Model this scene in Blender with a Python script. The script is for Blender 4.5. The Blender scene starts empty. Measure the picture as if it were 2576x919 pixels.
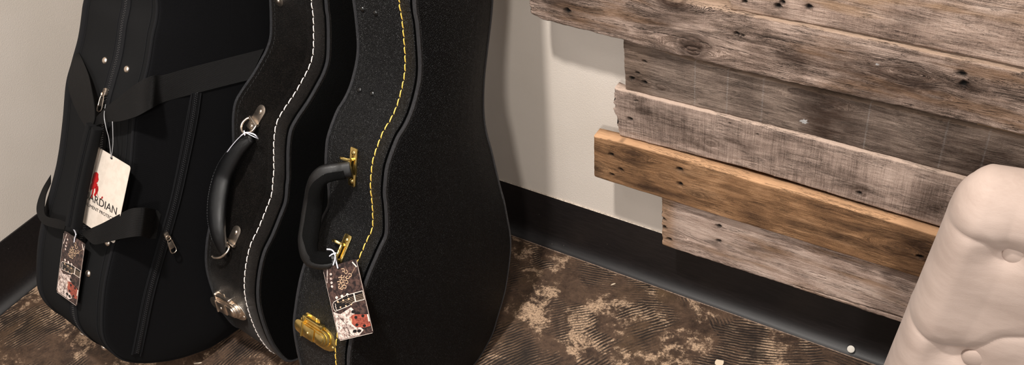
import bpy, bmesh, math, random
import numpy as np
from mathutils import Matrix, Vector
random.seed(7); rng = np.random.RandomState(5)
SC = bpy.context.scene
COL = SC.collection

# ------------------------------------------------------------------ camera, world, lights, exposure
W, H, F = 2576, 919, 2440.0
PC = np.array([1288.0, 459.5])
R = np.array([[0.84498194, 0.52304666, -0.11147961],
              [0.27643276, -0.60561817, -0.74619807],
              [-0.45781049, 0.59970728, -0.65632364]])      # rows: camera right, down, forward
CAM = np.array([0.0, -1.18, 1.447])
cam_d = bpy.data.cameras.new('camera'); cam = bpy.data.objects.new('camera', cam_d); COL.objects.link(cam)
cam_d.sensor_width = 36.0; cam_d.lens = 36.0 * F / W; cam_d.clip_start = 0.02
cm = Matrix.Identity(4)
for i in range(3):
    cm[i][0] = R[0][i]; cm[i][1] = -R[1][i]; cm[i][2] = -R[2][i]; cm[i][3] = CAM[i]
cam.matrix_world = cm
SC.camera = cam

SC.view_settings.view_transform = 'Standard'; SC.view_settings.look = 'None'
SC.view_settings.gamma = 1.0; SC.view_settings.use_curve_mapping = False
SC.view_settings.exposure = 0.0

wd = bpy.data.worlds.new('room_light'); SC.world = wd; wd.use_nodes = True
_t = wd.node_tree; _g = _t.nodes.new('ShaderNodeTexCoord'); _s = _t.nodes.new('ShaderNodeSeparateXYZ'); _t.links.new(_g.outputs['Generated'], _s.inputs[0])
_r = _t.nodes.new('ShaderNodeValToRGB'); _t.links.new(_s.outputs['Z'], _r.inputs[0])          # dim walls and floor, brighter ceiling
_r.color_ramp.elements[0].position = 0.05; _r.color_ramp.elements[0].color = (0.22, 0.208, 0.20, 1)
_r.color_ramp.elements[1].position = 0.75; _r.color_ramp.elements[1].color = (0.80, 0.76, 0.72, 1)
_t.links.new(_r.outputs[0], _t.nodes['Background'].inputs['Color'])
_t.nodes['Background'].inputs['Strength'].default_value = 0.85

def spot(name, loc, target, power, radius, angle=110, col=(1.0, 0.945, 0.885), blend=0.6):
    d = bpy.data.lights.new(name, 'SPOT'); d.energy = power; d.shadow_soft_size = radius
    d.spot_size = math.radians(angle); d.spot_blend = blend; d.color = col
    o = bpy.data.objects.new(name, d); COL.objects.link(o); o.location = loc
    o.rotation_euler = (Vector(target) - Vector(loc)).to_track_quat('-Z', 'Y').to_euler()
    return o
spot('ceiling_downlight', (-0.60, -1.02, 2.45), (-0.88, -0.15, 0.2), 228, 0.06, 74, blend=1.0)
spot('ceiling_downlight', (-1.05, -1.45, 2.45), (-0.7, -0.2, 0.2), 14, 0.12)
spot('ceiling_downlight', (0.55, -2.7, 2.30), (-0.2, -0.2, 0.3), 178, 0.12)
spot('ceiling_downlight', (-0.7, -2.6, 2.3), (-1.0, -0.4, 0.3), 32, 0.20, col=(1.0, 0.96, 0.93))

# ------------------------------------------------------------------ pixel measurements -> real positions
def ray(p):
    return R.T @ np.array([p[0] - PC[0], p[1] - PC[1], F])
def hit(p, ax, val):
    d = ray(p); return CAM + d * ((val - CAM[ax]) / d[ax])

class Frame:
    """Local frame of a leaning case: X = lid normal, Y = across (away from the handle), Z = up along the case."""
    def __init__(s, yaw, lean, O):
        cy, sy = math.cos(yaw), math.sin(yaw)
        n = np.array([cy, sy, 0.0]); b = np.array([-sy, cy, 0.0]); a = np.array([0, 0, 1.0])
        a, b = a * math.cos(lean) + b * math.sin(lean), b * math.cos(lean) - a * math.sin(lean)
        s.M = np.stack([n, b, a], 1); s.O = np.array(O, float); s.curve = None
    def l(s, p): return s.M.T @ (CAM - s.O), s.M.T @ ray(p)
    def face(s, p, x=0.0):
        c, d = s.l(p); return c + d * ((x - c[0]) / d[0])
    def band(s, p, h=0.0):
        c, d = s.l(p); best = None
        cv = s.curve + s.nrm * h if h else s.curve
        a = cv; bb = np.roll(cv, -1, 0) - cv
        det = -d[1] * bb[:, 1] + bb[:, 0] * d[2]
        det[np.abs(det) < 1e-12] = 1e-12
        ry = a[:, 0] - c[1]; rz = a[:, 1] - c[2]
        t = (-ry * bb[:, 1] + bb[:, 0] * rz) / det
        u = (d[1] * rz - d[2] * ry) / det
        ok = (u > -0.01) & (u < 1.01) & (t > 0)
        if ok.any():
            t0 = t[ok].min(); return c + d * t0
        # pass beside the silhouette: nearest approach to the near side
        ts = np.linspace(0.0003, 0.0012, 1200)
        P = c[None] + d[None] * ts[:, None]
        D2 = ((P[:, None, 1:] - cv[None, ::2]) ** 2).sum(2).min(1)
        return P[D2.argmin()]
    def bframe(s, p, h=0.0):
        q = s.band(p, h); i = ((s.curve - q[1:]) ** 2).sum(1).argmin()
        tg = s.curve[(i + 2) % len(s.curve)] - s.curve[i - 2]; tg = tg / np.linalg.norm(tg)
        if tg[1] < 0: tg = -tg
        n2 = s.nrm[i]
        return q, np.array([1.0, 0, 0]), np.array([0, tg[0], tg[1]]), np.array([0, n2[0], n2[1]])
    def setcurve(s, c):
        s.curve = c
        tg = np.roll(c, -1, 0) - np.roll(c, 1, 0); tg /= np.linalg.norm(tg, axis=1)[:, None]
        n = np.stack([tg[:, 1], -tg[:, 0]], 1)
        area = 0.5 * np.sum(c[:, 0] * np.roll(c[:, 1], -1) - np.roll(c[:, 0], -1) * c[:, 1])
        s.nrm = n if area > 0 else -n
    def w(s, l): return s.O + s.M @ np.asarray(l)
    def mat(s):
        m = Matrix.Identity(4)
        for i in range(3):
            for j in range(3): m[i][j] = s.M[i][j]
            m[i][3] = s.O[i]
        return m

# ------------------------------------------------------------------ generic helpers
def empty(name, label, cat, M=None, group=None):
    o = bpy.data.objects.new(name, None); COL.objects.link(o); o.empty_display_size = 0.05
    if M is not None: o.matrix_world = M
    o['label'] = label; o['category'] = cat
    if group: o['group'] = group
    return o
def obj(name, verts, faces, mats, parent=None, smooth=True, mi=None, label=None):
    me = bpy.data.meshes.new(name); me.from_pydata([tuple(map(float, v)) for v in verts], [], [tuple(f) for f in faces])
    if not isinstance(mats, (list, tuple)): mats = [mats]
    for m in mats: me.materials.append(m)
    if mi is not None: me.polygons.foreach_set('material_index', mi)
    bm = bmesh.new(); bm.from_mesh(me); bmesh.ops.recalc_face_normals(bm, faces=bm.faces); bm.to_mesh(me); bm.free()
    if smooth:
        me.polygons.foreach_set('use_smooth', [True] * len(me.polygons))
        if smooth != 'all':
            me.set_sharp_from_angle(angle=math.radians(38))
    me.update()
    o = bpy.data.objects.new(name, me); COL.objects.link(o)
    if parent: o.parent = parent
    if label: o['label'] = label
    return o
class MB:
    def __init__(s): s.v = []; s.f = []; s.m = []
    def add(s, v, f, m=0):
        k = len(s.v); s.v += [tuple(map(float, p)) for p in v]; s.f += [tuple(i + k for i in q) for q in f]; s.m += [m] * len(f)
    def build(s, name, mats, parent=None, smooth=True, label=None):
        return obj(name, s.v, s.f, mats, parent, smooth, s.m, label)
def spline(P, n, closed=False):
    P = np.asarray(P, float); N = len(P)
    if closed: Q = np.vstack([P[-1], P, P[0], P[1]]); segs = N
    else: Q = np.vstack([2 * P[0] - P[1], P, 2 * P[-1] - P[-2]]); segs = N - 1
    out = []
    for i in range(segs):
        a, b, c, d = Q[i:i + 4]
        for t in np.linspace(0, 1, 16, endpoint=False):
            out.append(0.5 * (2 * b + (c - a) * t + (2 * a - 5 * b + 4 * c - d) * t * t + (3 * b - a - 3 * c + d) * t ** 3))
    out.append(Q[1] if closed else P[-1]); out = np.array(out)
    L = np.r_[0, np.cumsum(np.linalg.norm(np.diff(out, axis=0), axis=1))]
    t = np.linspace(0, L[-1], n + (1 if closed else 0))
    r = np.stack([np.interp(t, L, out[:, k]) for k in range(out.shape[1])], 1)
    return r[:-1] if closed else r
def tube_vf(path, ru, rv=None, up=(0, 0, 1), seg=14, closed=False, cap=True, power=1.0):
    """tube with half-sizes ru (sideways) and rv (along up); up may be one vector per point"""
    P = np.asarray(path, float); n = len(P)
    if rv is None: rv = ru
    ru = np.broadcast_to(ru, (n,)); rv = np.broadcast_to(rv, (n,)); up = np.broadcast_to(np.asarray(up, float), (n, 3))
    V = []; Fc = []
    for i in range(n):
        a = P[(i + 1) % n] if (closed or i < n - 1) else P[i]; b = P[i - 1] if (closed or i > 0) else P[i]
        t = a - b; t = t / (np.linalg.norm(t) + 1e-12)
        s = np.cross(t, up[i]); s /= (np.linalg.norm(s) + 1e-12); u = np.cross(s, t)
        for k in range(seg):
            th = 2 * math.pi * k / seg; c, sn = math.cos(th), math.sin(th)
            c = math.copysign(abs(c) ** power, c); sn = math.copysign(abs(sn) ** power, sn)
            V.append(P[i] + s * ru[i] * c + u * rv[i] * sn)
    for i in range(n if closed else n - 1):
        for k in range(seg):
            j = (i + 1) % n
            Fc.append((i * seg + k, i * seg + (k + 1) % seg, j * seg + (k + 1) % seg, j * seg + k))
    if cap and not closed:
        Fc.append(tuple(range(seg))); Fc.append(tuple((n - 1) * seg + k for k in range(seg)))
    return V, Fc
def prism_vf(out2, n0, n1, bev, O, ex, et, en):
    """bevelled plate: outline in (x, t), thickness from n0 to n1"""
    c = np.asarray(out2, float); m = len(c)
    tg = np.roll(c, -1, 0) - np.roll(c, 1, 0); tg /= np.linalg.norm(tg, axis=1)[:, None]
    nr = np.stack([tg[:, 1], -tg[:, 0]], 1)
    if np.sum(c[:, 0] * np.roll(c[:, 1], -1) - np.roll(c[:, 0], -1) * c[:, 1]) < 0: nr = -nr
    rings = [(0, n0), (0, n1 - bev), (bev * .3, n1 - bev * .3), (bev, n1)]
    V = []; Fc = []
    for ins, nn in rings:
        for p in c - nr * ins: V.append(O + ex * p[0] + et * p[1] + en * nn)
    for r in range(len(rings) - 1):
        for k in range(m): Fc.append((r * m + k, r * m + (k + 1) % m, (r + 1) * m + (k + 1) % m, (r + 1) * m + k))
    Fc.append(tuple(range(m))); Fc.append(tuple((len(rings) - 1) * m + k for k in range(m)))
    return V, Fc
def stadium(x0, x1, hw, left=True, right=True, n=10):
    P = []
    if right: P += [(x1 - hw + hw * math.cos(a), hw * math.sin(a)) for a in np.linspace(-math.pi / 2, math.pi / 2, n)]
    else: P += [(x1, -hw), (x1, hw)]
    if left: P += [(x0 + hw + hw * math.cos(a), hw * math.sin(a)) for a in np.linspace(math.pi / 2, 1.5 * math.pi, n)]
    else: P += [(x0, hw), (x0, -hw)]
    return P
def rrect(x0, x1, t0, t1, r, n=5):
    P = []
    for cx, cy, a0 in ((x1 - r, t1 - r, 0), (x0 + r, t1 - r, 90), (x0 + r, t0 + r, 180), (x1 - r, t0 + r, 270)):
        for a in np.linspace(a0, a0 + 90, n): P.append((cx + r * math.cos(math.radians(a)), cy + r * math.sin(math.radians(a))))
    return P
def dome_vf(O, ex, et, en, r, h, seg=14, rings=5):
    V = []; Fc = []
    for i in range(rings):
        a = math.pi / 2 * i / (rings)
        for k in range(seg):
            th = 2 * math.pi * k / seg
            V.append(O + (ex * math.cos(th) + et * math.sin(th)) * r * math.cos(a) + en * h * math.sin(a))
    V.append(O + en * h)
    for i in range(rings - 1):
        for k in range(seg): Fc.append((i * seg + k, i * seg + (k + 1) % seg, (i + 1) * seg + (k + 1) % seg, (i + 1) * seg + k))
    for k in range(seg): Fc.append(((rings - 1) * seg + k, (rings - 1) * seg + (k + 1) % seg, len(V) - 1))
    Fc.append(tuple(range(seg)))
    return V, Fc
def ribbon_vf(A, B, n=40, th=0.0012, cols=5, bulge=0.0, nup=None):
    """strap between edge polylines A and B"""
    a = spline(A, n); b = spline(B, n); V = []; Fc = []
    side = []
    for i in range(n):
        t = (a[min(i + 1, n - 1)] + b[min(i + 1, n - 1)]) - (a[max(i - 1, 0)] + b[max(i - 1, 0)])
        nn = np.cross(t, b[i] - a[i]); nn /= (np.linalg.norm(nn) + 1e-12)
        if nup is not None and nn @ nup < 0: nn = -nn
        side.append(nn)
    for sgn in (0.5, -0.5):
        for i in range(n):
            for c in range(cols):
                u = c / (cols - 1); V.append(a[i] * (1 - u) + b[i] * u + side[i] * (th * sgn + bulge * 4 * u * (1 - u)))
    k = n * cols
    for s in (0, k):
        for i in range(n - 1):
            for c in range(cols - 1):
                q = (s + i * cols + c, s + i * cols + c + 1, s + (i + 1) * cols + c + 1, s + (i + 1) * cols + c); Fc.append(q)
    for i in range(n - 1):
        for c in (0, cols - 1): Fc.append((i * cols + c, (i + 1) * cols + c, k + (i + 1) * cols + c, k + i * cols + c))
    for i in (0, n - 1):
        for c in range(cols - 1): Fc.append((i * cols + c, i * cols + c + 1, k + i * cols + c + 1, k + i * cols + c))
    return V, Fc
def vnoise(x, y, seed=0):
    """smooth value noise on arrays"""
    x = np.asarray(x, float); y = np.asarray(y, float)
    g = np.random.RandomState(seed).rand(64, 64)
    xi = np.floor(x).astype(int); yi = np.floor(y).astype(int); fx = x - xi; fy = y - yi
    fx = fx * fx * (3 - 2 * fx); fy = fy * fy * (3 - 2 * fy)
    G = lambda a, b: g[a % 64, b % 64]
    return (G(xi, yi) * (1 - fx) + G(xi + 1, yi) * fx) * (1 - fy) + (G(xi, yi + 1) * (1 - fx) + G(xi + 1, yi + 1) * fx) * fy

# ------------------------------------------------------------------ materials
def lin(c): return tuple(((x / 255) / 12.92 if x / 255 <= 0.04045 else ((x / 255 + 0.055) / 1.055) ** 2.4) for x in c) + (1,)
class NT:
    def __init__(s, name):
        s.m = bpy.data.materials.new(name); s.m.use_nodes = True; s.t = s.m.node_tree; s.n = s.t.nodes
        s.b = s.n['Principled BSDF']
    def link(s, a, b): s.t.links.new(a, b)
    def node(s, ty, **kw):
        n = s.n.new(ty)
        for k, v in kw.items(): setattr(n, k, v)
        return n
    def sock(s, n, i, v):
        if v is None: return
        if hasattr(v, 'is_output') or hasattr(v, 'links'): s.link(v, n.inputs[i])
        else: n.inputs[i].default_value = v
    def math(s, op, a, b=None, c=None, clamp=False):
        n = s.node('ShaderNodeMath', operation=op, use_clamp=clamp)
        s.sock(n, 0, a); s.sock(n, 1, b); s.sock(n, 2, c); return n.outputs[0]
    def mix(s, f, a, b, blend='MIX'):
        n = s.node('ShaderNodeMix', data_type='RGBA', blend_type=blend)
        s.sock(n, 0, f); s.sock(n, 6, a); s.sock(n, 7, b); return n.outputs[2]
    def noise(s, vec, scale, detail=4, rough=0.5, dist=0.0):
        n = s.node('ShaderNodeTexNoise'); s.sock(n, 'Vector', vec); n.inputs['Scale'].default_value = scale
        n.inputs['Detail'].default_value = detail; n.inputs['Roughness'].default_value = rough; n.inputs['Distortion'].default_value = dist
        return n.outputs['Fac']
    def vor(s, vec, scale, feature='F1', out='Distance'):
        n = s.node('ShaderNodeTexVoronoi', feature=feature); s.sock(n, 'Vector', vec); n.inputs['Scale'].default_value = scale
        return n.outputs[out]
    def mapping(s, vec, sc=(1, 1, 1), rot=(0, 0, 0), loc=(0, 0, 0)):
        n = s.node('ShaderNodeMapping'); s.sock(n, 0, vec); n.inputs['Scale'].default_value = sc
        n.inputs['Rotation'].default_value = rot; n.inputs['Location'].default_value = loc; return n.outputs[0]
    def ramp(s, f, a, b, smooth=True):
        n = s.node('ShaderNodeMapRange', interpolation_type='SMOOTHSTEP' if smooth else 'LINEAR')
        s.sock(n, 0, f); n.inputs[1].default_value = a; n.inputs[2].default_value = b; return n.outputs[0]
    def obj(s): return s.node('ShaderNodeTexCoord').outputs['Object']
    def bump(s, h, strength=0.5, dist=0.001, prev=None):
        n = s.node('ShaderNodeBump'); n.inputs['Strength'].default_value = strength; n.inputs['Distance'].default_value = dist
        s.link(h, n.inputs['Height'])
        if prev is not None: s.link(prev, n.inputs['Normal'])
        return n.outputs[0]
    def fin(s, col=None, rough=None, metal=None, nrm=None, spec=None):
        if col is not None: s.sock(s.b, 'Base Color', col)
        if rough is not None: s.sock(s.b, 'Roughness', rough)
        if metal is not None: s.sock(s.b, 'Metallic', metal)
        if nrm is not None: s.link(nrm, s.b.inputs['Normal'])
        if spec is not None: s.sock(s.b, 'Specular IOR Level', spec)
        return s.m

def m_plain(name, col, rough=0.6, metal=0.0, spec=0.5, bscale=900, bstr=0.15):
    t = NT(name); o = t.obj(); n = t.noise(o, bscale, 3)
    return t.fin(lin(col), rough, metal, t.bump(n, bstr, 0.0004), spec)
def m_leather(name, col, scale, rough, depth, spec=0.5, crack=0.0, hilite=None):
    t = NT(name); o = t.obj()
    d = t.node('ShaderNodeVectorMath', operation='ADD'); nn = t.node('ShaderNodeTexNoise'); t.link(o, nn.inputs['Vector']); nn.inputs['Scale'].default_value = scale * .6
    sc = t.node('ShaderNodeVectorMath', operation='SCALE'); t.link(nn.outputs['Color'], sc.inputs[0]); sc.inputs['Scale'].default_value = 0.8 / scale
    t.link(o, d.inputs[0]); t.link(sc.outputs[0], d.inputs[1])
    v = t.vor(d.outputs[0], scale, 'DISTANCE_TO_EDGE'); v = t.ramp(v, 0.0, 0.28)
    f = t.noise(o, scale * 3.0, 3, .6); big = t.noise(o, scale * .12, 3)
    h = t.math('ADD', t.math('MULTIPLY', v, 1.0), t.math('MULTIPLY', f, 0.5))
    if crack:
        cr = t.noise(o, scale * .8, 6, .75, 1.5); rg = t.ramp(t.math('ABSOLUTE', t.math('SUBTRACT', t.noise(t.mapping(o, (1, 1, 1), (.4, .2, .9)), scale * .42, 5, .7, 1.2), .5)), .10, .0); h = t.math('ADD', h, t.math('MULTIPLY', cr, crack)); h = t.math('ADD', h, t.math('MULTIPLY', rg, crack * .35))
    b = t.bump(h, 1.0, depth)
    c = lin(col); l2 = lin(hilite or tuple(x * 1.6 for x in col))
    cc = t.mix(t.math('MULTIPLY', t.math('MULTIPLY', v, big), 0.9), c, l2)  # grain tops lightened: speckled highlights painted into the base colour
    return t.fin(cc, t.math('ADD', t.math('MULTIPLY', f, .22), rough - .11), 0, b, spec)
def m_fabric(name, col, scale=1400, rough=0.85, ang=0.8):
    t = NT(name); o = t.obj()
    a = t.mapping(o, (scale, scale, scale), (0.3, ang, 0.2)); w = t.node('ShaderNodeTexWave'); t.link(a, w.inputs['Vector']); w.inputs['Scale'].default_value = 0.30
    w.inputs['Distortion'].default_value = 1.2; w.inputs['Detail'].default_value = 1
    n = t.noise(o, scale * .6, 3, .7)
    h = t.math('ADD', w.outputs['Fac'], n)
    c = t.mix(t.ramp(h, .5, 1.5), lin(tuple(x * .6 for x in col)), lin(tuple(x * 1.4 for x in col)))
    m = t.fin(c, rough, 0, t.bump(h, .7, .0005), .12)
    t.b.inputs['Sheen Weight'].default_value = 0.01; t.b.inputs['Sheen Roughness'].default_value = .5
    return m
def m_web(name, col):
    t = NT(name); u = t.node('ShaderNodeTexCoord').outputs['UV']
    w = t.node('ShaderNodeTexWave'); t.link(u, w.inputs['Vector']); w.inputs['Scale'].default_value = 8.5; w.bands_direction = 'Y'; w.inputs['Distortion'].default_value = .3
    w2 = t.node('ShaderNodeTexWave'); t.link(u, w2.inputs['Vector']); w2.inputs['Scale'].default_value = 24; w2.bands_direction = 'X'; w2.inputs['Distortion'].default_value = .6
    h = t.math('ADD', w.outputs['Fac'], t.math('MULTIPLY', w2.outputs['Fac'], .6))
    c = t.mix(t.ramp(h, .2, 1.4), lin(tuple(x * .7 for x in col)), lin(tuple(x * 1.5 for x in col)))
    return t.fin(c, .62, 0, t.bump(h, .9, .0006), .2)
def m_metal(name, col, rough=0.22, pits=0.1):
    t = NT(name); o = t.obj(); n = t.noise(o, 700, 4, .7); g = t.noise(o, 90, 3)
    return t.fin(t.mix(t.ramp(g, .35, .75), lin(col), lin(tuple(x * .82 for x in col))), t.math('ADD', t.math('MULTIPLY', n, .16), rough - .05), 1.0, t.bump(n, pits, .0003))

def m_wall():
    t = NT('painted_wall'); o = t.obj()
    n = t.noise(o, 380, 3, .55); n2 = t.noise(o, 5, 3); n3 = t.noise(o, 600, 2)
    h = t.math('ADD', n, t.math('MULTIPLY', n3, .35))
    c = t.mix(t.ramp(n2, .3, .7), lin((212, 202, 191)), lin((218, 208, 198)))
    return t.fin(c, .62, 0, t.bump(h, .5, .0007), .35)
def m_base():
    t = NT('dark_vinyl'); o = t.obj(); n = t.noise(t.mapping(o, (6, 30, 60)), 6, 4); sp = t.noise(o, 160, 2); f = t.noise(o, 1500, 2)
    c = t.mix(t.ramp(n, .35, .7), lin((22, 19, 19)), lin((29, 25, 25)))
    c = t.mix(t.ramp(sp, .785, .80), c, lin((150, 140, 130)))
    return t.fin(c, t.math('ADD', .40, t.math('MULTIPLY', f, .1)), 0, t.bump(f, .25, .0004), .42)

def m_floor(fans):
    t = NT('stained_concrete'); o = t.obj()
    big = t.noise(o, 7.5, 5, .62, .6); mid = t.noise(o, 26, 8, .72, .4); fine = t.noise(o, 520, 4, .8); sp = t.noise(o, 240, 6, .82); hue = t.noise(o, 4.2, 3)
    sp2 = t.noise(t.mapping(o, loc=(4, 2, 0)), 70, 7, .78)
    dark = lin((52, 38, 30)); brown = lin((96, 74, 58)); tan = lin((196, 165, 136)); olive = lin((98, 76, 50))
    c = t.mix(t.ramp(t.math('ADD', t.math('MULTIPLY', mid, .6), t.math('MULTIPLY', sp2, .4)), .36, .60), dark, brown)
    c = t.mix(t.math('MULTIPLY', t.ramp(hue, .5, .7), .6), c, olive)
    patch = t.math('ADD', t.math('ADD', t.math('MULTIPLY', big, .46), t.math('MULTIPLY', mid, .30)), t.math('MULTIPLY', sp2, .24))
    pm = t.math('MULTIPLY', t.ramp(patch, .512, .560), t.ramp(sp, .38, .55))
    c = t.mix(pm, c, tan)
    wob = t.math('MULTIPLY', t.noise(o, 24, 3), 0.010)
    S = None
    for i, (cx, cy, mx, my, rad, pitch, lo) in enumerate(fans):
        cd = t.node('ShaderNodeVectorMath', operation='DISTANCE'); t.link(o, cd.inputs[0]); cd.inputs[1].default_value = (cx, cy, 0)
        s_ = t.math('SINE', t.math('MULTIPLY', t.math('ADD', cd.outputs['Value'], wob), 2 * math.pi / pitch))
        if S is None: S = s_; continue
        md = t.node('ShaderNodeVectorMath', operation='DISTANCE'); t.link(o, md.inputs[0]); md.inputs[1].default_value = (mx, my, 0)
        mask = t.ramp(t.math('ADD', md.outputs['Value'], t.math('MULTIPLY', t.math('SUBTRACT', mid, .5), rad * 1.2)), rad * 1.25, rad)
        n = t.node('ShaderNodeMix', data_type='FLOAT'); t.link(mask, n.inputs[0]); t.link(S, n.inputs[2]); t.link(s_, n.inputs[3]); S = n.outputs[0]
    adh = t.noise(t.mapping(o, loc=(7, 3, 0)), 10.5, 4, .58, .5)
    k = t.math('ADD', t.math('MULTIPLY', t.math('SUBTRACT', adh, .545), 10.0), t.math('ADD', t.math('MULTIPLY', t.math('SUBTRACT', sp, .5), 4.5), t.math('MULTIPLY', t.math('SUBTRACT', sp2, .5), 2.5)))
    dk = t.ramp(t.math('ADD', t.math('MULTIPLY', S, .95), k), .05, .95)
    lt = t.math('MULTIPLY', t.ramp(t.math('ADD', t.math('MULTIPLY', S, -.9), k), .15, 1.3), t.ramp(adh, .66, .56))
    c = t.mix(t.math('MULTIPLY', lt, t.math('MULTIPLY', t.ramp(big, .40, .60), .6)), c, tan)
    c = t.mix(t.math('MULTIPLY', dk, .92), c, lin((27, 21, 18)))
    g9 = t.noise(o, 1200, 3, .8)
    c = t.mix(t.math('MULTIPLY', t.ramp(sp, .52, .30), .55), c, lin((34, 26, 21)))
    c = t.mix(t.math('MULTIPLY', t.ramp(sp, .60, .78), .5), c, lin((150, 122, 100)))
    c = t.mix(t.math('MULTIPLY', t.ramp(g9, .55, .30), .45), c, lin((30, 23, 19)))
    c = t.mix(t.math('MULTIPLY', t.ramp(fine, .60, .80), .75), c, lin((190, 162, 138)))
    c = t.mix(t.math('MULTIPLY', t.ramp(fine, .44, .25), .7), c, lin((20, 15, 12)))
    fl = t.vor(o, 34); fl2 = t.noise(o, 9, 2)
    c = t.mix(t.math('MULTIPLY', t.ramp(fl, .045, .03), t.ramp(fl2, .55, .6)), c, lin((200, 182, 162)))
    r = t.math('ADD', t.math('MULTIPLY', mid, .35), .30)
    return t.fin(c, r, 0, t.bump(t.math('ADD', t.math('ADD', fine, t.math('MULTIPLY', mid, 1.5)), t.math('MULTIPLY', dk, .6)), .5, .0012), .4)

def m_wood(name, dark, mid, light, saw=0.0, crack=0.5, grain=1.0, seed=0, warm=None, fine=1.0, fresh=None, gw=1.0):
    t = NT(name); tc = t.node('ShaderNodeTexCoord'); u = t.mapping(tc.outputs['UV'], loc=(seed * 1.37, seed * .73, 0))
    at = t.node('ShaderNodeVertexColor', layer_name='detail'); sep = t.node('ShaderNodeSeparateColor'); t.link(at.outputs['Color'], sep.inputs[0])
    hole, knot, paint = sep.outputs
    wp = t.noise(t.mapping(u, (6, 14, 1)), 1, 3); 
    uo = t.node('ShaderNodeVectorMath', operation='ADD'); cmb = t.node('ShaderNodeCombineXYZ'); t.link(t.math('MULTIPLY', wp, .012), cmb.inputs[1]); t.link(u, uo.inputs[0]); t.link(cmb.outputs[0], uo.inputs[1]); uw = uo.outputs[0]
    g1 = t.noise(t.mapping(uw, (5, 95 * grain, 1)), 1, 5, .6, .3)
    g2 = t.noise(t.mapping(uw, (28, 620 * grain, 1)), 1, 4, .7, .2)
    g3 = t.noise(t.mapping(u, (90, 1500, 1)), 1, 3, .7)
    pt = t.noise(t.mapping(u, (9, 16, 1)), 1, 5, .6, .5)
    spk = t.noise(t.mapping(u, (700, 1100, 1)), 1, 3, .8)
    s1 = t.noise(t.mapping(u, (520, 22, 1)), 1, 4, .7); s2 = t.noise(t.mapping(u, (95, 3, 1)), 1, 2, .5)
    v = t.math('ADD', t.math('MULTIPLY', t.math('ADD', t.math('MULTIPLY', t.math('SUBTRACT', g1, .5), gw), .5), .40), t.math('MULTIPLY', g2, .34 * fine))
    v = t.math('ADD', v, t.math('MULTIPLY', pt, .55)); v = t.math('ADD', v, t.math('MULTIPLY', g3, .36 * fine)); v = t.math('ADD', v, t.math('MULTIPLY', t.math('SUBTRACT', spk, .5), .46))
    if saw: v = t.math('ADD', v, t.math('MULTIPLY', t.math('SUBTRACT', t.math('ADD', t.math('MULTIPLY', s1, .7), t.math('MULTIPLY', s2, .3)), .5), saw))
    v = t.math('ADD', t.math('MULTIPLY', t.math('SUBTRACT', v, .50 + .29 * fine + .02), 2.0), .5)
    c = t.mix(t.math('MULTIPLY', t.node('ShaderNodeVertexColor', layer_name='detail').outputs['Alpha'], 1.0), lin(mid), lin(mid))
    c = t.mix(t.ramp(v, .18, .52, False), lin(dark), c); c = t.mix(t.ramp(v, .5, .92, False), c, lin(light))
    if warm: c = t.mix(t.math('MULTIPLY', t.ramp(t.noise(t.mapping(u, (5, 30, 1)), 1, 3), .5, .68), .7), c, lin(warm))
    st = t.noise(t.mapping(u, (11, 24, 1), loc=(3, 3, 0)), 1, 3, .5, .4)
    c = t.mix(t.math('MULTIPLY', t.ramp(st, .58, .76), .55), c, lin(tuple(x * .55 for x in dark)))
    cr = t.math('ABSOLUTE', t.math('SUBTRACT', t.noise(t.mapping(uw, (9, 170, 1)), 1, 5, .75, .8), .5))
    crm = t.math('MULTIPLY', t.ramp(cr, .016, .002), t.ramp(t.noise(t.mapping(u, (14, 30, 1), loc=(1, 5, 0)), 1, 3), .47, .56))
    crm = t.math('MULTIPLY', crm, crack)
    if fresh: c = t.mix(t.math('MULTIPLY', t.math('SUBTRACT', 1.0, at.outputs['Alpha']), .85), c, t.mix(g2, lin(tuple(x * .86 for x in fresh)), lin(fresh)))
    c = t.mix(crm, c, lin((22, 16, 13)))
    c = t.mix(t.math('MULTIPLY', knot, .78), c, lin((52, 34, 24)))
    c = t.mix(hole, c, lin((12, 9, 8)))
    c = t.mix(paint, c, lin((205, 205, 205)))
    h = t.math('ADD', t.math('MULTIPLY', g2, 1.0 * fine), t.math('MULTIPLY', g1, 1.2)); h = t.math('ADD', h, t.math('MULTIPLY', g3, .5)); h = t.math('ADD', h, t.math('MULTIPLY', spk, .35))
    if saw: h = t.math('ADD', h, t.math('MULTIPLY', s1, saw * 2.2))
    h = t.math('SUBTRACT', h, t.math('MULTIPLY', crm, 2.0))
    return t.fin(c, .78, 0, t.bump(h, .9, .0016), .25)

def m_velvet():
    t = NT('blush_velvet'); o = t.obj()
    a = t.noise(t.mapping(o, (6, 6, 22), (0.2, .5, .1)), 1.6, 4, .6); f = t.noise(t.mapping(o, (200, 200, 1400)), 1, 3, .6); g = t.noise(o, 1800, 2)
    c = t.mix(t.ramp(a, .3, .7), lin((172, 152, 141)), lin((194, 174, 163)))
    c = t.mix(t.math('MULTIPLY', f, .35), c, lin((202, 185, 175)))
    m = t.fin(c, .75, 0, t.bump(t.math('ADD', f, g), .3, .0005), .2)
    t.b.inputs['Sheen Weight'].default_value = .12; t.b.inputs['Sheen Roughness'].default_value = .4
    return m
def m_print(name, a, b, scale=240):
    t = NT(name); o = t.obj(); n = t.noise(o, scale, 4, .7)
    return t.fin(t.mix(t.ramp(n, .4, .65), lin(a), lin(b)), .35, 0, None, .5)

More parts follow.
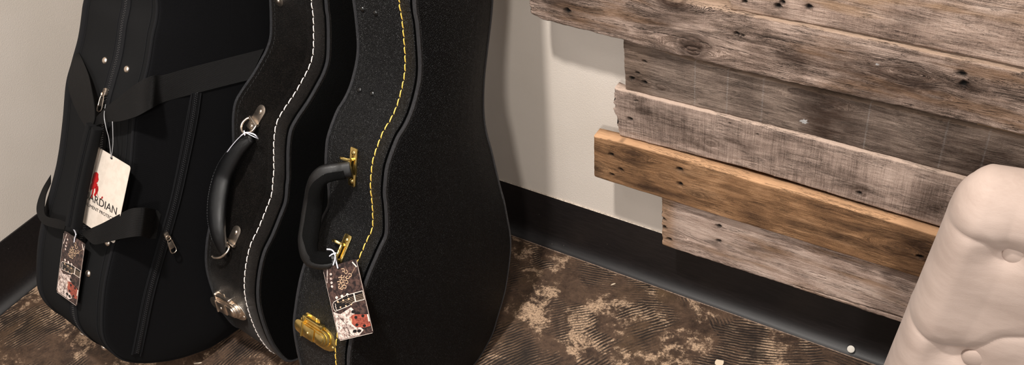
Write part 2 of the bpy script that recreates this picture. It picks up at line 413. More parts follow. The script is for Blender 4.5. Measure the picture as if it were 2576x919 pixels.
M = dict(
    wall=m_wall(), base=m_base(),
    leather_fine=m_leather('black_pebbled_leatherette', (11, 11, 12), 500, .38, .0011, .38, hilite=(28, 27, 28)),
    leather_face=m_leather('black_leatherette_lid', (6, 6, 7), 430, .46, .0010, .12, hilite=(14, 14, 16)),
    leather_crack=m_leather('black_creased_leatherette', (11, 10, 9), 380, .33, .0028, .55, crack=2.6, hilite=(64, 56, 51)),
    leather_dark=m_leather('matte_black_lid', (4, 4, 4), 500, .75, .0004, .06),
    leather_smooth=m_leather('smooth_black_leather', (10, 10, 11), 1500, .30, .00010, .55, hilite=(13, 13, 14)),
    cord=m_leather('piping_leatherette', (30, 30, 33), 900, .45, .0006, .6, hilite=(62, 62, 66)),
    suede=m_leather('black_suede', (9, 9, 9), 700, .85, .0006, .1),
    fabric=m_fabric('black_nylon', (12, 12, 13)), fabric2=m_fabric('black_nylon_pocket', (9, 9, 11), 1600),
    edge=m_fabric('black_binding_tape', (20, 20, 22), 1500, .7, 1.2),
    web=m_web('black_webbing', (17, 16, 16)), zip=m_plain('black_zip_teeth', (38, 38, 40), .25, 0, .8),
    tape=m_fabric('zip_tape', (20, 20, 22), 2000), dark=m_plain('black_thread', (8, 8, 8), .8), thread_black=m_plain('charcoal_thread', (40, 40, 42), .6),
    white=m_plain('white_thread', (238, 228, 222), .5), yellow=m_plain('yellow_thread', (236, 192, 86), .5), plastic=m_plain('white_plastic_cord', (228, 228, 238), .3),
    clear=m_plain('grey_nylon_thread', (170, 170, 172), .25),
    nickel=m_metal('nickel', (236, 220, 204), .30), brass=m_metal('brass', (250, 220, 140), .20, .06), black_stud=m_plain('black_stud', (10, 10, 10), .15, 0, .8),
    velvet=m_velvet(), card=m_print('cream_card', (216, 203, 190), (206, 193, 180), 60), red=m_plain('red_ink', (170, 22, 24), .5), ink=m_plain('black_ink', (22, 20, 20), .5),
    pd=m_print('printed_dark', (30, 22, 24), (84, 62, 56), 150), pc=m_print('printed_cream', (226, 206, 196), (120, 96, 88), 170), pw=m_plain('printed_white', (226, 208, 196), .4),
    pr=m_print('printed_redwood', (168, 84, 66), (120, 50, 40), 300), pg=m_plain('printed_gold', (205, 172, 140), .4), pk=m_plain('printed_black', (20, 16, 17), .35),
    groove=m_plain('shaded_welt_groove', (3, 3, 3), .9, 0, .05), lead=m_plain('flake', (215, 196, 172), .6),
)

# ------------------------------------------------------------------ the room
WY, WX = 0.019, -1.813
def quad(name, pts, m, subdiv=None):
    o = obj(name, pts, [(0, 1, 2, 3)], m, smooth=False); o['kind'] = 'structure'; return o
def slab(name, x0, x1, y0, y1, z0, z1, m):
    v = [(x, y, z) for z in (z0, z1) for y in (y0, y1) for x in (x0, x1)]
    o = obj(name, v, [(0, 1, 3, 2), (4, 5, 7, 6), (0, 1, 5, 4), (2, 3, 7, 6), (0, 2, 6, 4), (1, 3, 7, 5)], m, smooth=False); o['kind'] = 'structure'; return o
slab('wall_back', WX - .1, 1.2, WY, WY + .1, 0, 2.5, M['wall'])
slab('wall_left', WX - .1, WX, -3.2, WY, 0, 2.5, M['wall'])
def fl(p): q = hit(p, 2, 0.0); return q[0], q[1]
def fan(c, m, rad, pitch, lo=.5):
    a = fl(c); b = fl(m); return (a[0], a[1], b[0], b[1], rad, pitch, lo)
fans = [fan((1500, 2300), (1370, 815), .105, .0064), fan((1640, 1500), (1370, 815), .15, .0062), fan((1620, 300), (1520, 680), .075, .0060), fan((1950, 1450), (1580, 885), .10, .0068),
        fan((2500, 640), (1790, 760), .06, .0066), fan((1930, 480), (1930, 890), .09, .0062), fan((420, 1400), (10, 850), .12, .0070), fan((1150, 1300), (640, 890), .10, .0062)]
slab('floor', WX - .1, 1.2, -3.2, WY + .1, -.1, 0.0, m_floor(fans))
def cove(name, along, a0, a1, wall, sign):
    """cove baseboard profile swept along an axis"""
    prof = [(0.0, .1325), (.0026, .1318), (.0036, .127), (.0038, .040), (.0040, .031), (.0050, .0235), (.0080, .0158), (.0128, .0095), (.0186, .0048), (.0230, .0020), (.0240, 0.0), (0.0, 0.0)]
    n = 60; V = []; Fc = []; k = len(prof)
    for i in range(n + 1):
        a = a0 + (a1 - a0) * i / n
        for d, z in prof:
            w = wall + sign * d
            V.append((a, w, z) if along == 'x' else (w, a, z))
    for i in range(n):
        for j in range(k): Fc.append((i * k + j, i * k + (j + 1) % k, (i + 1) * k + (j + 1) % k, (i + 1) * k + j))
    o = obj(name, V, Fc, M['base'], smooth=True); o['kind'] = 'structure'; return o
cove('baseboard_back', 'x', WX + .002, 1.2, WY - .0002, -1)
cove('baseboard_left', 'y', -3.2, WY - .005, WX + .0002, 1)
# thin bead of caulk / light line along the cove toe and its top
V, Fc = tube_vf(np.array([(x, WY - .0238 + .0004 * math.sin(x * 40), .0008) for x in np.linspace(WX + .02, 1.19, 300)]), .0011 , .0009, seg=6)
o = obj('trim_1', V, Fc, m_print('caulk', (150, 128, 112), (96, 80, 70), 300)); o['kind'] = 'structure'
V, Fc = tube_vf(np.array([(x, WY - .0016, .1330) for x in np.linspace(WX + .02, 1.19, 200)]), .0016, .0009, seg=6)
o = obj('trim_2', V, Fc, m_print('paint_bead', (205, 192, 178), (150, 138, 126), 260)); o['kind'] = 'structure'

# ------------------------------------------------------------------ reclaimed boards on the back wall
prev_top = [None]
def board(name, label, yf, th, top, bot, left, xr, mat, holes=(), knots=(), paint=(), jag=.0012, grooves=(), cups=0.0, seed=1, edge_rough=.0008, clamp=True, endw=None, stains=(), scribes=()):
    T_ = np.array([hit(p, 1, yf)[[0, 2]] for p in top]); B_ = np.array([hit(p, 1, yf)[[0, 2]] for p in bot]); L_ = np.array([hit(p, 1, yf)[[0, 2]] for p in left])
    L_ = L_[L_[:, 1].argsort()]
    x0 = L_[:, 0].min(); nx = int((xr - x0) / .0014); nv = 74
    xs = np.linspace(0, 1, nx); vs = np.linspace(0, 1, nv)
    def ex(P, x):
        y = np.interp(x, P[:, 0], P[:, 1])
        y = np.where(x > P[-1, 0], P[-1, 1], y); return np.where(x < P[0, 0], P[0, 1], y)
    X = np.zeros((nx, nv)); Z = np.zeros((nx, nv)); Y = np.zeros((nx, nv))
    for j, v in enumerate(vs):
        zz = B_[0, 1] * (1 - v) + T_[0, 1] * v
        xl = np.interp(zz, L_[:, 1], L_[:, 0]) + jag * (vnoise([v * 22], [seed * 3.3], seed)[0] + .6 * vnoise([v * 60], [seed], seed + 1)[0] - .8)
        x = xl + (xr - xl) * xs
        zb = ex(B_, x) + edge_rough * (vnoise(x * 60, x * 0 + seed, seed) + .6 * vnoise(x * 210, x * 0, seed + 2) - .8) * 1.4
        zt = ex(T_, x) + edge_rough * (vnoise(x * 60, x * 0 + 9, seed + 4) + .6 * vnoise(x * 210, x * 0, seed + 5) - .8) * 1.4
        if prev_top[0] is not None:
            lim = np.interp(x, prev_top[0][:, 0], prev_top[0][:, 1], left=-9) + .0006; zb = np.maximum(zb, np.where(lim > zb - .03, lim, zb))
        X[:, j] = x; Z[:, j] = zb + (zt - zb) * v
    if clamp: prev_top[0] = np.stack([X[:, -1], Z[:, -1]], 1)
    ed = np.minimum(vs, 1 - vs) * 100
    Y += yf + .0016 * np.exp(-ed / 1.1)[None, :] + cups * (2 * vs[None, :] - 1) ** 2
    Y += .0011 * (vnoise(X * 16, Z * 120, seed + 7) - .5) + .0006 * (vnoise(X * 60, Z * 500, seed + 8) - .5)
    Y += (.002 * np.exp(-(X - X[:1]) / .0012))
    hole = np.zeros_like(X); knot = np.zeros_like(X); pnt = np.zeros_like(X); UZ = Z.copy()
    for h in holes:
        px, py = h[:2]; r = h[2] if len(h) > 2 else .0028
        q = hit((px, py), 1, yf); wob = .6 * (vnoise(X * 300, Z * 300, seed + 11) - .5)
        d = np.sqrt(((X - q[0]) / 1.25) ** 2 + (Z - q[2]) ** 2) / r + wob
        m = np.clip(1.5 - d, 0, 1); hole = np.maximum(hole, m); Y += .005 * m; knot = np.maximum(knot, .55 * np.exp(-(d / 2.2) ** 2))
    for kx, ky, r, s in knots:
        q = hit((kx, ky), 1, yf); dx = (X - q[0]) / (r * 1.5); dz = (Z - q[2]) / r; d = np.sqrt(dx * dx + dz * dz)
        rings = .5 + .5 * np.sin(d * 13 + 2 * vnoise(X * 150, Z * 150, seed))
        knot = np.maximum(knot, s * np.exp(-(d * .95) ** 4) * (.55 + .45 * rings)); knot = np.maximum(knot, s * .45 * np.exp(-(d / 1.5) ** 2))
        UZ -= np.sign(dz) * r * .95 * np.exp(-(d / 1.6) ** 2) * np.clip(np.abs(dz) * 3, 0, 1)
        Y += .0012 * s * np.exp(-((d - 1) * 5) ** 2) - .0007 * s * np.exp(-(d * 1.4) ** 2)
    for px, py, rx, rz, st in stains:
        q = hit((px, py), 1, yf); d2 = ((X - q[0]) / rx) ** 2 + ((Z - q[2]) / rz) ** 2
        knot = np.maximum(knot, 1.45 * st * np.exp(-d2) * (.35 + 1.1 * vnoise(X * 45, Z * 130, seed + 31)) * (.7 + .5 * vnoise(X * 260, Z * 600, seed + 33)))
    for px, py in scribes:
        q = hit((px, py), 1, yf); d = np.abs(X - q[0]); m = np.clip(1.3 - d / .0008, 0, 1); pnt = np.maximum(pnt, .16 * m); Y += .0006 * m
    for px, py, r in paint:
        q = hit((px, py), 1, yf); d = np.sqrt(((X - q[0]) / 1.4) ** 2 + (Z - q[2]) ** 2) / r + 1.1 * (vnoise(X * 500, Z * 500, 3) - .5)
        pnt = np.maximum(pnt, np.clip((1 - d) * 4, 0, 1))
    for (ax, ay), (bx, by), wd_, dp, dk in grooves:
        a = hit((ax, ay), 1, yf); b = hit((bx, by), 1, yf); t = np.clip((X - a[0]) / (b[0] - a[0]), 0, 1); inn = (X > a[0]) & (X < b[0])
        zc = a[2] + (b[2] - a[2]) * t + .001 * (vnoise(X * 80, X * 0, seed + 20) - .5); w = wd_ * (.25 + .75 * t)
        m = np.clip(1.4 - np.abs(Z - zc) / w, 0, 1) * inn; Y += dp * m; hole = np.maximum(hole, dk * m)
    V = []; idx = lambda i, r: i * (nv + 2) + r
    allv = np.zeros((nx, nv + 2, 3)); allv[:, 1:-1, 0] = X; allv[:, 1:-1, 1] = Y; allv[:, 1:-1, 2] = Z
    allv[:, 0] = np.stack([X[:, 0], X[:, 0] * 0 + yf + th, Z[:, 0]], 1); allv[:, -1] = np.stack([X[:, -1], X[:, 0] * 0 + yf + th, Z[:, -1]], 1)
    V = allv.reshape(-1, 3); K = nv + 2
    I = np.arange(nx - 1)[:, None]; J = np.arange(K)[None, :]; J2 = (J + 1) % K
    Fc = np.stack([I * K + J, I * K + J2, (I + 1) * K + J2, (I + 1) * K + J], 2).reshape(-1, 4).tolist()
    Fc.append(list(range(K))); Fc.append([(nx - 1) * K + k for k in range(K)])
    O = np.array([x0, yf + th, float(Z[0].mean())])
    me = bpy.data.meshes.new(name); me.from_pydata((V - O).tolist(), [], Fc); me.materials.append(mat)
    u = np.zeros((nx, K)); uz = np.zeros((nx, K)); u[:, 1:-1] = X; uz[:, 1:-1] = UZ; u[:, 0] = X[:, 0]; u[:, -1] = X[:, -1]
    uz[:, 0] = UZ[:, 0] - th; uz[:, -1] = UZ[:, -1] + th
    uvv = np.stack([u.ravel(), uz.ravel()], 1)
    li = np.zeros(len(me.loops), dtype=int); me.loops.foreach_get('vertex_index', li)
    uvl = me.uv_layers.new(name='UVMap'); uvl.data.foreach_set('uv', uvv[li].ravel())
    ca = me.color_attributes.new('detail', 'FLOAT_COLOR', 'POINT')
    cc = np.zeros((nx, K, 4)); cc[..., 3] = 1
    cc[:, 1:-1, 0] = hole; cc[:, 1:-1, 1] = np.clip(knot, 0, 1); cc[:, 1:-1, 2] = pnt
    cc[:, -2:, 3] = .0; cc[:, -3, 3] = .5
    if endw: cc[:, 1:-1, 3] = np.minimum(cc[:, 1:-1, 3], 1 - endw[0] / (1 + np.exp((X - X[:1] - endw[1]) / .004)))
    ca.data.foreach_set('color', cc.ravel())
    me.polygons.foreach_set('use_smooth', [True] * len(me.polygons)); me.update()
    o = bpy.data.objects.new(name, me); COL.objects.link(o); o.location = O
    o['label'] = label; o['category'] = 'wooden board'; o['group'] = 'reclaimed boards on the wall'
    return o
gd, gm, gl = (62, 50, 43), (128, 108, 96), (176, 154, 140)
W1 = m_wood('weathered_pine_board', (90, 75, 67), (166, 142, 128), (212, 188, 173), saw=.25, crack=.45, grain=.8, seed=1, warm=(160, 128, 98), fine=1.1, fresh=(200, 170, 140))
W2 = m_wood('cracked_grey_board', (50, 40, 35), (130, 110, 98), (208, 183, 168), saw=.1, crack=1.0, grain=1.0, seed=2, warm=(136, 104, 78), fine=1.25, fresh=(188, 160, 138))
W3 = m_wood('sawn_olive_grey_board', (68, 57, 50), (118, 102, 92), (168, 149, 135), saw=.10, crack=.35, grain=1.2, seed=3, fine=.9, fresh=(140, 116, 98))
W4 = m_wood('rough_sawn_taupe_board', (100, 84, 75), (176, 154, 141), (216, 193, 179), saw=.48, crack=.4, grain=.6, seed=4, fine=.3, gw=.45, fresh=(214, 188, 170))
W5 = m_wood('orange_pine_board', (80, 57, 40), (144, 107, 75), (200, 158, 120), saw=0, crack=.3, grain=.55, seed=5, fine=.6, fresh=(224, 176, 134))
W6 = m_wood('pale_grey_brown_board', (118, 97, 84), (188, 163, 149), (224, 202, 188), saw=.05, crack=.5, grain=1.4, seed=6, warm=(144, 112, 84), fresh=(186, 142, 100))
XR = 0.34
board('wooden_board', 'pale grey brown board at the bottom, overlapping the dark baseboard', -.043, .018,
      [(1665, 488), (1900, 560), (2320, 690)], [(1665, 617), (1850, 677), (2050, 742), (2270, 814)], [(1664, 488), (1665, 617)], XR, W6, clamp=False, endw=(.7, .022),
      holes=[(1669, 553, .0034), (1671, 573, .0034), (1683, 604, .0034), (1808, 570, .0034), (1808, 608, .0034)], knots=[(1690, 590, .012, .35), (2040, 598, .006, .3)], seed=6, jag=.002, edge_rough=.0012,
      grooves=[((1990, 716), (2420, 846), .0022, .003, .75), ((2028, 682), (2075, 694), .0010, .0015, .5), ((2034, 690), (2078, 702), .0010, .0015, .5)])
board('wooden_board', 'orange brown pine board with pairs of nail holes, second from the bottom', -.056, .024,
      [(1493, 343), (1569, 361), (1683, 392), (1800, 427), (2000, 486), (2390, 603)], [(1494, 445), (1665, 499), (1900, 572), (2320, 702)], [(1493, 339), (1494, 445)], XR, W5,
      holes=[(1538, 391, .0036), (1561, 428, .0032), (1539, 440, .003), (1710, 427, .0038), (1711, 465, .0038), (2314, 648, .0036)],
      knots=[(1591, 390, .013, .65), (1670, 443, .009, .5), (1761, 493, .006, .5), (2254, 623, .016, .5), (1500, 420, .012, .5), (2330, 624, .01, .5)], stains=[(2335, 630, .035, .035, .8), (2120, 600, .09, .012, .6), (1650, 478, .08, .007, .8), (1900, 420, .05, .012, .5), (1760, 490, .03, .01, .4), (1500, 425, .015, .02, .6)], seed=5, jag=.0006, edge_rough=.0003,
      grooves=[((1497, 348), (1640, 372), .0005, .001, .5)])
board('wooden_board', 'rough sawn taupe board with a splintered left end, directly above the orange board', -.042, .018,
      [(1548, 222), (1563, 229), (1800, 288), (2000, 338), (2410, 447)], [(1556, 341), (1700, 378), (1900, 430), (2390, 580)], [(1546, 222), (1544, 275), (1552, 300), (1556, 341)], XR, W4,
      holes=[(1585, 301, .0036), (2161, 488, .0032), (1597, 254, .0012), (1602, 254, .0012), (1835, 311, .0012), (1905, 339, .0012)], knots=[(1788, 361, .008, .7), (2166, 486, .007, .9), (1820, 375, .012, .3)],
      stains=[(2170, 480, .03, .012, .7), (1840, 360, .05, .015, .5), (2340, 520, .03, .03, .5), (1650, 290, .06, .02, .35)], seed=4, jag=.0035, edge_rough=.0006)
board('wooden_board', 'dark olive grey sawn board with a white paint fleck, third from the top', -.036, .016,
      [(1568, 98), (1740, 153), (2050, 231), (2300, 286), (2576, 352)], [(1574, 245), (1800, 300), (2100, 374), (2460, 464)], [(1567, 80), (1570, 170), (1574, 245)], XR, W3,
      holes=[(1621, 156, .0024), (1604, 185, .0026), (1589, 198, .0034), (1621, 208, .0036)], knots=[(1663, 221, .006, .9), (1621, 208, .009, .7), (1589, 198, .008, .7), (2050, 250, .02, .3)],
      paint=[(2024, 307, .0042), (2016, 305, .0022)], seed=3, endw=(.45, .045), stains=[(2080, 300, .035, .05, .8), (2470, 400, .07, .03, .6), (2300, 400, .05, .03, .4), (1600, 200, .02, .03, .5)],
      scribes=[(1747, 250), (1827, 280), (1915, 290), (2176, 350), (2370, 380), (2478, 380)])
board('wooden_board', 'long thick cracked grey board with a dark knot, reaching furthest left of all the boards', -.051, .028,
      [(1500, -46), (1690, 2), (1838, 30), (2000, 62), (2200, 102), (2576, 184)], [(1338, 36), (1365, 50), (1568, 101), (1640, 124), (1740, 148), (1900, 188), (2050, 222), (2300, 276), (2576, 341)],
      [(1327, -90), (1330, 0), (1336, 36)], XR, W2,
      holes=[(1426, 29, .0045), (2417, 188, .0045), (2423, 213, .0042), (1853, 86, .003), (1868, 90, .002)],
      stains=[(2250, 195, .09, .028, .75), (2010, 150, .06, .02, .6), (1640, 50, .05, .022, .5), (2440, 215, .03, .02, .5), (1420, 10, .05, .02, .4)], knots=[(1738, 118, .019, 1.25), (1738, 112, .011, 1.8), (1742, 128, .008, 1.6), (1692, -2, .020, 1.2), (2290, 190, .012, .5), (2355, 240, .009, .4)], paint=[(2207, 162, .0018)], seed=2, jag=.003, edge_rough=.0011,
      grooves=[((1340, 20), (1700, 92), .0006, .0015, .8), ((1560, 60), (1900, 140), .0005, .0015, .7), ((1900, 90), (2300, 160), .0007, .0015, .6)])
board('wooden_board', 'pale weathered board topmost on the wall with four nail holes at its left end', -.047, .020,
      [(1836, -160), (2576, -40)], [(1836, 25), (2000, 54), (2200, 93), (2400, 136), (2576, 172)], [(1836, -160), (1836, 26)], XR, W1,
      stains=[(2280, 55, .025, .02, .5), (2200, 80, .05, .01, .35), (1950, 30, .03, .01, .3)], holes=[(1873, 5, .0026), (1968, 7, .003), (1957, 17, .004), (2034, 20, .0036)], seed=1)
# battens the boards are nailed to
for i, bx in enumerate((-.385, -.06)):
    v = [(x, y, z) for z in (-.27, .27) for y in (-.0195, .0195) for x in (-.03, .03)]
    o = obj('trim_%d' % (3 + i), v, [(0, 1, 3, 2), (4, 5, 7, 6), (0, 1, 5, 4), (2, 3, 7, 6), (0, 2, 6, 4), (1, 3, 7, 5)], m_plain('batten_wood_%d' % i, (120, 95, 70)), smooth=False)
    o.location = (bx, -.0075, .455); o['kind'] = 'structure'

# ------------------------------------------------------------------ instrument cases
EX = np.array([1.0, 0, 0]); EY = np.array([0, 1.0, 0]); EZ = np.array([0, 0, 1.0])
TAPER = [0.0]
def tp(x, z): return x * (1 - TAPER[0] * min(max((z - .40) / .16, 0), 1))
def sweep(curve, nrm, prof, name, mats, parent, mi=None):
    """extrude the outline along X; prof = (x, outward offset) pairs"""
    m = len(curve); V = []; Fc = []; MI = []
    for x, off in prof:
        c = curve + nrm * off
        V += [(tp(x, p[1]), p[0], p[1]) for p in c]
    for r in range(len(prof) - 1):
        for k in range(m): Fc.append((r * m + k, r * m + (k + 1) % m, (r + 1) * m + (k + 1) % m, (r + 1) * m + k)); MI.append(mi[r] if mi else 0)
    return V, Fc, MI
def cap_vf(curve, nrm, x0, off, dome, sgn, ygrid=None, rings=(1, .985, .96, .92, .86, .76, .62, .45, .25, .0)):
    """domed lid: rings shrink across the case towards its centre line"""
    c = curve + nrm * off; m = len(c); z = c[:, 1]
    zs = np.linspace(z.min(), z.max(), 200)
    yl = np.full(200, 1e9); yr = np.full(200, -1e9)
    a = c; b = np.roll(c, -1, 0)
    for (ya, za), (yb, zb) in zip(a, b):
        lo, hi = min(za, zb), max(za, zb)
        idx = np.where((zs >= lo - 1e-4) & (zs <= hi + 1e-4))[0]
        for i in idx:
            t = 0 if abs(zb - za) < 1e-9 else (zs[i] - za) / (zb - za); y = ya + (yb - ya) * min(max(t, 0), 1)
            yl[i] = min(yl[i], y); yr[i] = max(yr[i], y)
    mid = (yl + yr) / 2; hwid = (yr - yl) / 2
    k = np.ones(31) / 31; mid = np.convolve(np.pad(mid, 15, 'edge'), k, 'valid')
    zc0, zc1 = z.min() + .09, z.max() - .05
    V = []; Fc = []
    for s in rings:
        for y, zz in c:
            zt = min(max(zz, zc0), zc1) if True else zz
            ym = np.interp(zt, zs, mid)
            V.append((tp(x0, zz) + sgn * dome * (1 - s ** 2.2), ym + (y - ym) * s, zt + (zz - zt) * s))
    for r in range(len(rings) - 1):
        for q in range(m): Fc.append((r * m + q, r * m + (q + 1) % m, (r + 1) * m + (q + 1) % m, (r + 1) * m + q))
    return V, Fc
def along(curve, nrm, x, off, i0, i1, r, rv=None, seg=8, closed=False):
    c = curve + nrm * off
    if closed: P = [(tp(x, p[1]), p[0], p[1]) for p in c]; n = nrm
    else:
        ids = list(range(i0, i1)); P = [(x, c[i % len(c)][0], c[i % len(c)][1]) for i in ids]; n = nrm[[i % len(c) for i in ids]]
    up = np.stack([n[:, 0] * 0, n[:, 0], n[:, 1]], 1)
    return tube_vf(P, r, rv, up, seg, closed)
def stitches(curve, nrm, x, off, pitch, ln, r, zmax=.95, slant=.0006):
    mb = MB(); seg = np.linalg.norm(np.roll(curve, -1, 0) - curve, axis=1); L = np.r_[0, np.cumsum(seg)]; cc = np.vstack([curve, curve[:1]]); nn = np.vstack([nrm, nrm[:1]])
    s = 0.0; k = 0
    while s + ln < L[-1]:
        t = np.linspace(s, s + ln, 6); P = []
        for q, tt in enumerate(t):
            y = np.interp(tt, L, cc[:, 0]); z = np.interp(tt, L, cc[:, 1]); n0 = np.interp(tt, L, nn[:, 0]); n1 = np.interp(tt, L, nn[:, 1])
            o = off + r * (.9 if 0 < q < 5 else -.6); P.append((x + slant * (q / 2.5 - 1), y + n0 * o, z + n1 * o))
        if P[0][2] < zmax:
            v, f = tube_vf(P, [r * .6, r, r, r, r, r * .6], seg=6, up=(1, 0, 0)); mb.add(v, f)
        s += pitch; k += 1
    return mb
def rivet(mb, fr, p, r, h, m=0, hh=0.0):
    q, ex, et, en = fr.bframe(p); v, f = dome_vf(q + en * hh, ex, et, en, r, h); mb.add(v, f, m)

def hard_case(name, label, fr, near, bottom, far, top, T, face_m, band_m, stitch_m, stitch_px, dome=.012, n=420, stitch_r=.00095):
    pts = [fr.face(p)[1:] for p in near] + list(bottom) + [fr.face(p)[1:] if abs(p[0]) > 5 else p for p in far] + list(top)
    fr.setcurve(spline(np.array(pts, float), n, closed=True))
    root = empty(name, label, 'guitar case', fr.mat(), 'guitar cases leaning in the corner')
    c, nr = fr.curve, fr.nrm
    sx = float(np.mean([fr.band(p)[0] for p in stitch_px])); seam = sx - .017
    print(name, 'stitch x', sx, 'thickness check', T)
    prof = [(-T - .001, -.012), (-T, -.004), (-T + .0015, -.0012), (-T + .005, 0), (-T * .75, .0004), (-T * .5, .0004), (seam - .0018, 0), (seam - .0004, -.0008)]
    v, f, mi = sweep(c, nr, prof, '', None, None)
    mb = MB(); mb.add(v, f); vv, ff = cap_vf(c, nr, -T - .001, -.012, .006, -1); mb.add(vv, ff); mb.build('body', band_m, root)
    prof = [(seam - .0002, -.0008), (seam + .0004, .0012), (seam + .003, .0018), (sx, .0016), (-.0118, .0020), (-.0104, .0014), (-.0100, -.0030), (-.0050, -.0036), (-.0012, -.0018), (0, -.0035)]
    v, f, mi = sweep(c, nr, prof, '', None, None)
    mb = MB(); mb.add(v, f, 0); nseg = len(c); mb.m = [2 if 5 * nseg <= k < 7 * nseg else 0 for k in range(len(mb.m))]; vv, ff = cap_vf(c, nr, 0.0, -.0035, dome, 1); mb.add(vv, ff, 1); mb.build('lid', [band_m, face_m, M['groove']], root)  # strip between lid skirt and piping coloured black for the gap's shade
    mb = MB(); v, f = along(c, nr, -.0030, .0004, 0, 0, .0030, .0030, 10, True); mb.add(v, f, 0)
    v, f = along(c, nr, -T + .0015, .0002, 0, 0, .0026, .0022, 8, True); mb.add(v, f, 0); mb.build('piping', [M['cord']], root)
    stitches(c, nr, sx, .0016, .0135, .0117, stitch_r).build('stitching', stitch_m, root)
    stitches(c, nr, -T + .012, -.0003, .0085, .0070, .0006).build('seam_thread', M['dark'], root)
    return root
def latch(fr, px, parent, mt, sc=1.0, opx=None, rot=0.0):
    q, ex, et, en = fr.bframe(px)
    if opx: _, ex, et, en = fr.bframe(opx)
    ca_, sa_ = math.cos(rot), math.sin(rot); ex, et = ex * ca_ + et * sa_, et * ca_ - ex * sa_
    ex, et = ex * sc, et * sc; q = q + en * .0014
    root = None
    P = lambda o, a, b, bv=.0006: prism_vf(o, a, b, bv, q, ex, et, en)
    mb = MB()
    shield = [(.002, -.0165), (.020, -.0165), (.030, -.014), (.037, -.010), (.040, -.0045), (.0395, .001), (.035, .008), (.028, .014), (.018, .0165), (.002, .0165)]
    mb.add(*P(shield, -.001, .0014, .0004))
    mb.add(*P(rrect(-.026, .004, -.013, .0225, .005), -.001, .0012, .0004))
    root = mb.build('latch', mt, parent)
    mb = MB(); mb.add(*P(stadium(-.030, .0300, .0128, left=False), .0010, .0062, .0016)); mb.add(*P(stadium(-.026, .0262, .0104, left=False), .0058, .0096, .0012))
    mb.build('housing', mt, root)
    mb = MB(); mb.add(*P(stadium(.006, .0225, .0078, left=False), .0085, .0120, .0016)); mb.build('dome', mt, root)
    mb = MB(); mb.add(*P([(-.0185, -.0092), (.0045, -.0092), (.0045, .0092), (-.0185, .0092)], .0090, .0128, .0008))
    mb.add(*P(stadium(-.0385, -.0150, .0098, right=False), .0070, .0092, .0008)); mb.add(*P([(-.0210, -.0105), (-.0178, -.0105), (-.0178, .0105), (-.0210, .0105)], .0070, .0138, .0008))
    mb.build('lever', mt, root)
    mb = MB(); mb.add(*P(rrect(-.022, .013, .0145, .0185, .0015), .0010, .0085, .0010)); mb.add(*P(rrect(-.025, -.019, .010, .0200, .002), .0008, .0095, .0016)); mb.add(*P(rrect(.009, .0145, .0125, .0195, .002), .0008, .0080, .0014))
    mb.build('hinge', mt, root)
    mb = MB(); mb.add(*dome_vf(q + ex * -.007 + en * .0126, ex / sc, et / sc, en, .0026 * sc, .0022)); mb.build('keyhole', mt, root)
    mb = MB(); mb.add(*dome_vf(q + ex * .0345 + et * -.0060 + en * .0012, ex / sc, et / sc, en, .0024 * sc, .0016)); mb.build('rivet', mt, root); mb = MB(); mb.add(*dome_vf(q + ex * -.004 + et * .0205 + en * .0010, ex / sc, et / sc, en, .0022 * sc, .0016)); mb.build('rivet', mt, root)
    return root

LEAN = 0.32
# --- case with yellow stitching (nearest the board wall)
f3 = Frame(-.12, LEAN, hit((1205, 905), 2, .010)); f3.O = f3.O - np.array([.12, .993, 0]) * .133
near3 = [(1047, 0), (1054, 60), (1059, 120), (1061, 175), (1056, 220), (1040, 280), (1022, 320), (1003, 352), (980, 415), (974, 455), (972, 490), (975, 520), (977, 560), (975, 595), (961, 625), (948, 655), (933, 690), (915, 740), (900, 790), (887, 857), (881, 919)]
far3 = [(1198, 913), (1212, 893), (1225, 870), (1240, 840), (1254, 794), (1269, 742), (1277, 700), (1285, 633), (1284, 590), (1277, 550), (1269, 508), (1261, 480), (1251, 440), (1237, 380), (1226, 340), (1219, 300), (1217, 250), (1219, 200), (1224, 150), (1230, 100), (1236, 50), (1240, 0)]
bot3 = [(-.190, .135), (-.174, .085), (-.148, .048), (-.110, .024), (-.060, .010), (0, .006), (.05, .012), (.085, .023)]
top3 = [(.075, .85), (.078, .95), (.080, 1.06), (.074, 1.14), (.05, 1.185), (0, 1.195), (-.05, 1.185), (-.08, 1.14), (-.09, 1.06), (-.092, .95), (-.092, .87)]
T3 = .133
st3 = [(1010, 55), (1016, 115), (1020, 165), (1017, 215), (1000, 265), (980, 310), (960, 355), (945, 400), (936, 450), (935, 512), (938, 544), (937, 571), (932, 599), (918, 634), (904, 671)]
case3 = hard_case('guitar_case', 'black pebbled hard guitar case with yellow stitching and brass fittings, rightmost of the three cases', f3, near3, bot3, far3, top3, T3, M['leather_face'], M['leather_fine'], M['yellow'], st3)
# --- case with white stitching (middle)
f2 = Frame(-.12, LEAN, [-1.08, -.45, 0.0])
near2 = [(824, 0), (829, 50), (830, 100), (828, 150), (818, 185), (800, 220), (780, 255), (750, 300), (735, 330), (729, 370), (728, 410), (728, 450), (726, 466), (722, 508), (709, 544), (688, 596), (668, 638), (656, 690), (652, 742), (657, 784), (673, 836), (694, 878), (725, 909)]
bot2 = [(-.045, .025), (0, .019), (.05, .0215), (.1, .036), (.15, .054), (.2, .079), (.25, .114), (.285, .158)]
far2 = [(.30, .21), (.295, .27), (.27, .34), (.245, .40), (.24, .45), (.23, .50), (.19, .56), (.15, .61), (.14, .70)]
top2 = [(.14, .80), (.14, .90), (.138, .96), (.12, 1.01), (.08, 1.03), (.03, 1.01), (.012, .96), (.008, .90), (.008, .83)]
T2 = .152
st2 = [(790, 55), (791, 100), (782, 155), (765, 205), (745, 240), (720, 280), (702, 320), (692, 355), (689, 395), (687, 440), (688, 461), (678, 508), (660, 555), (639, 607), (626, 648), (616, 700), (616, 747)]
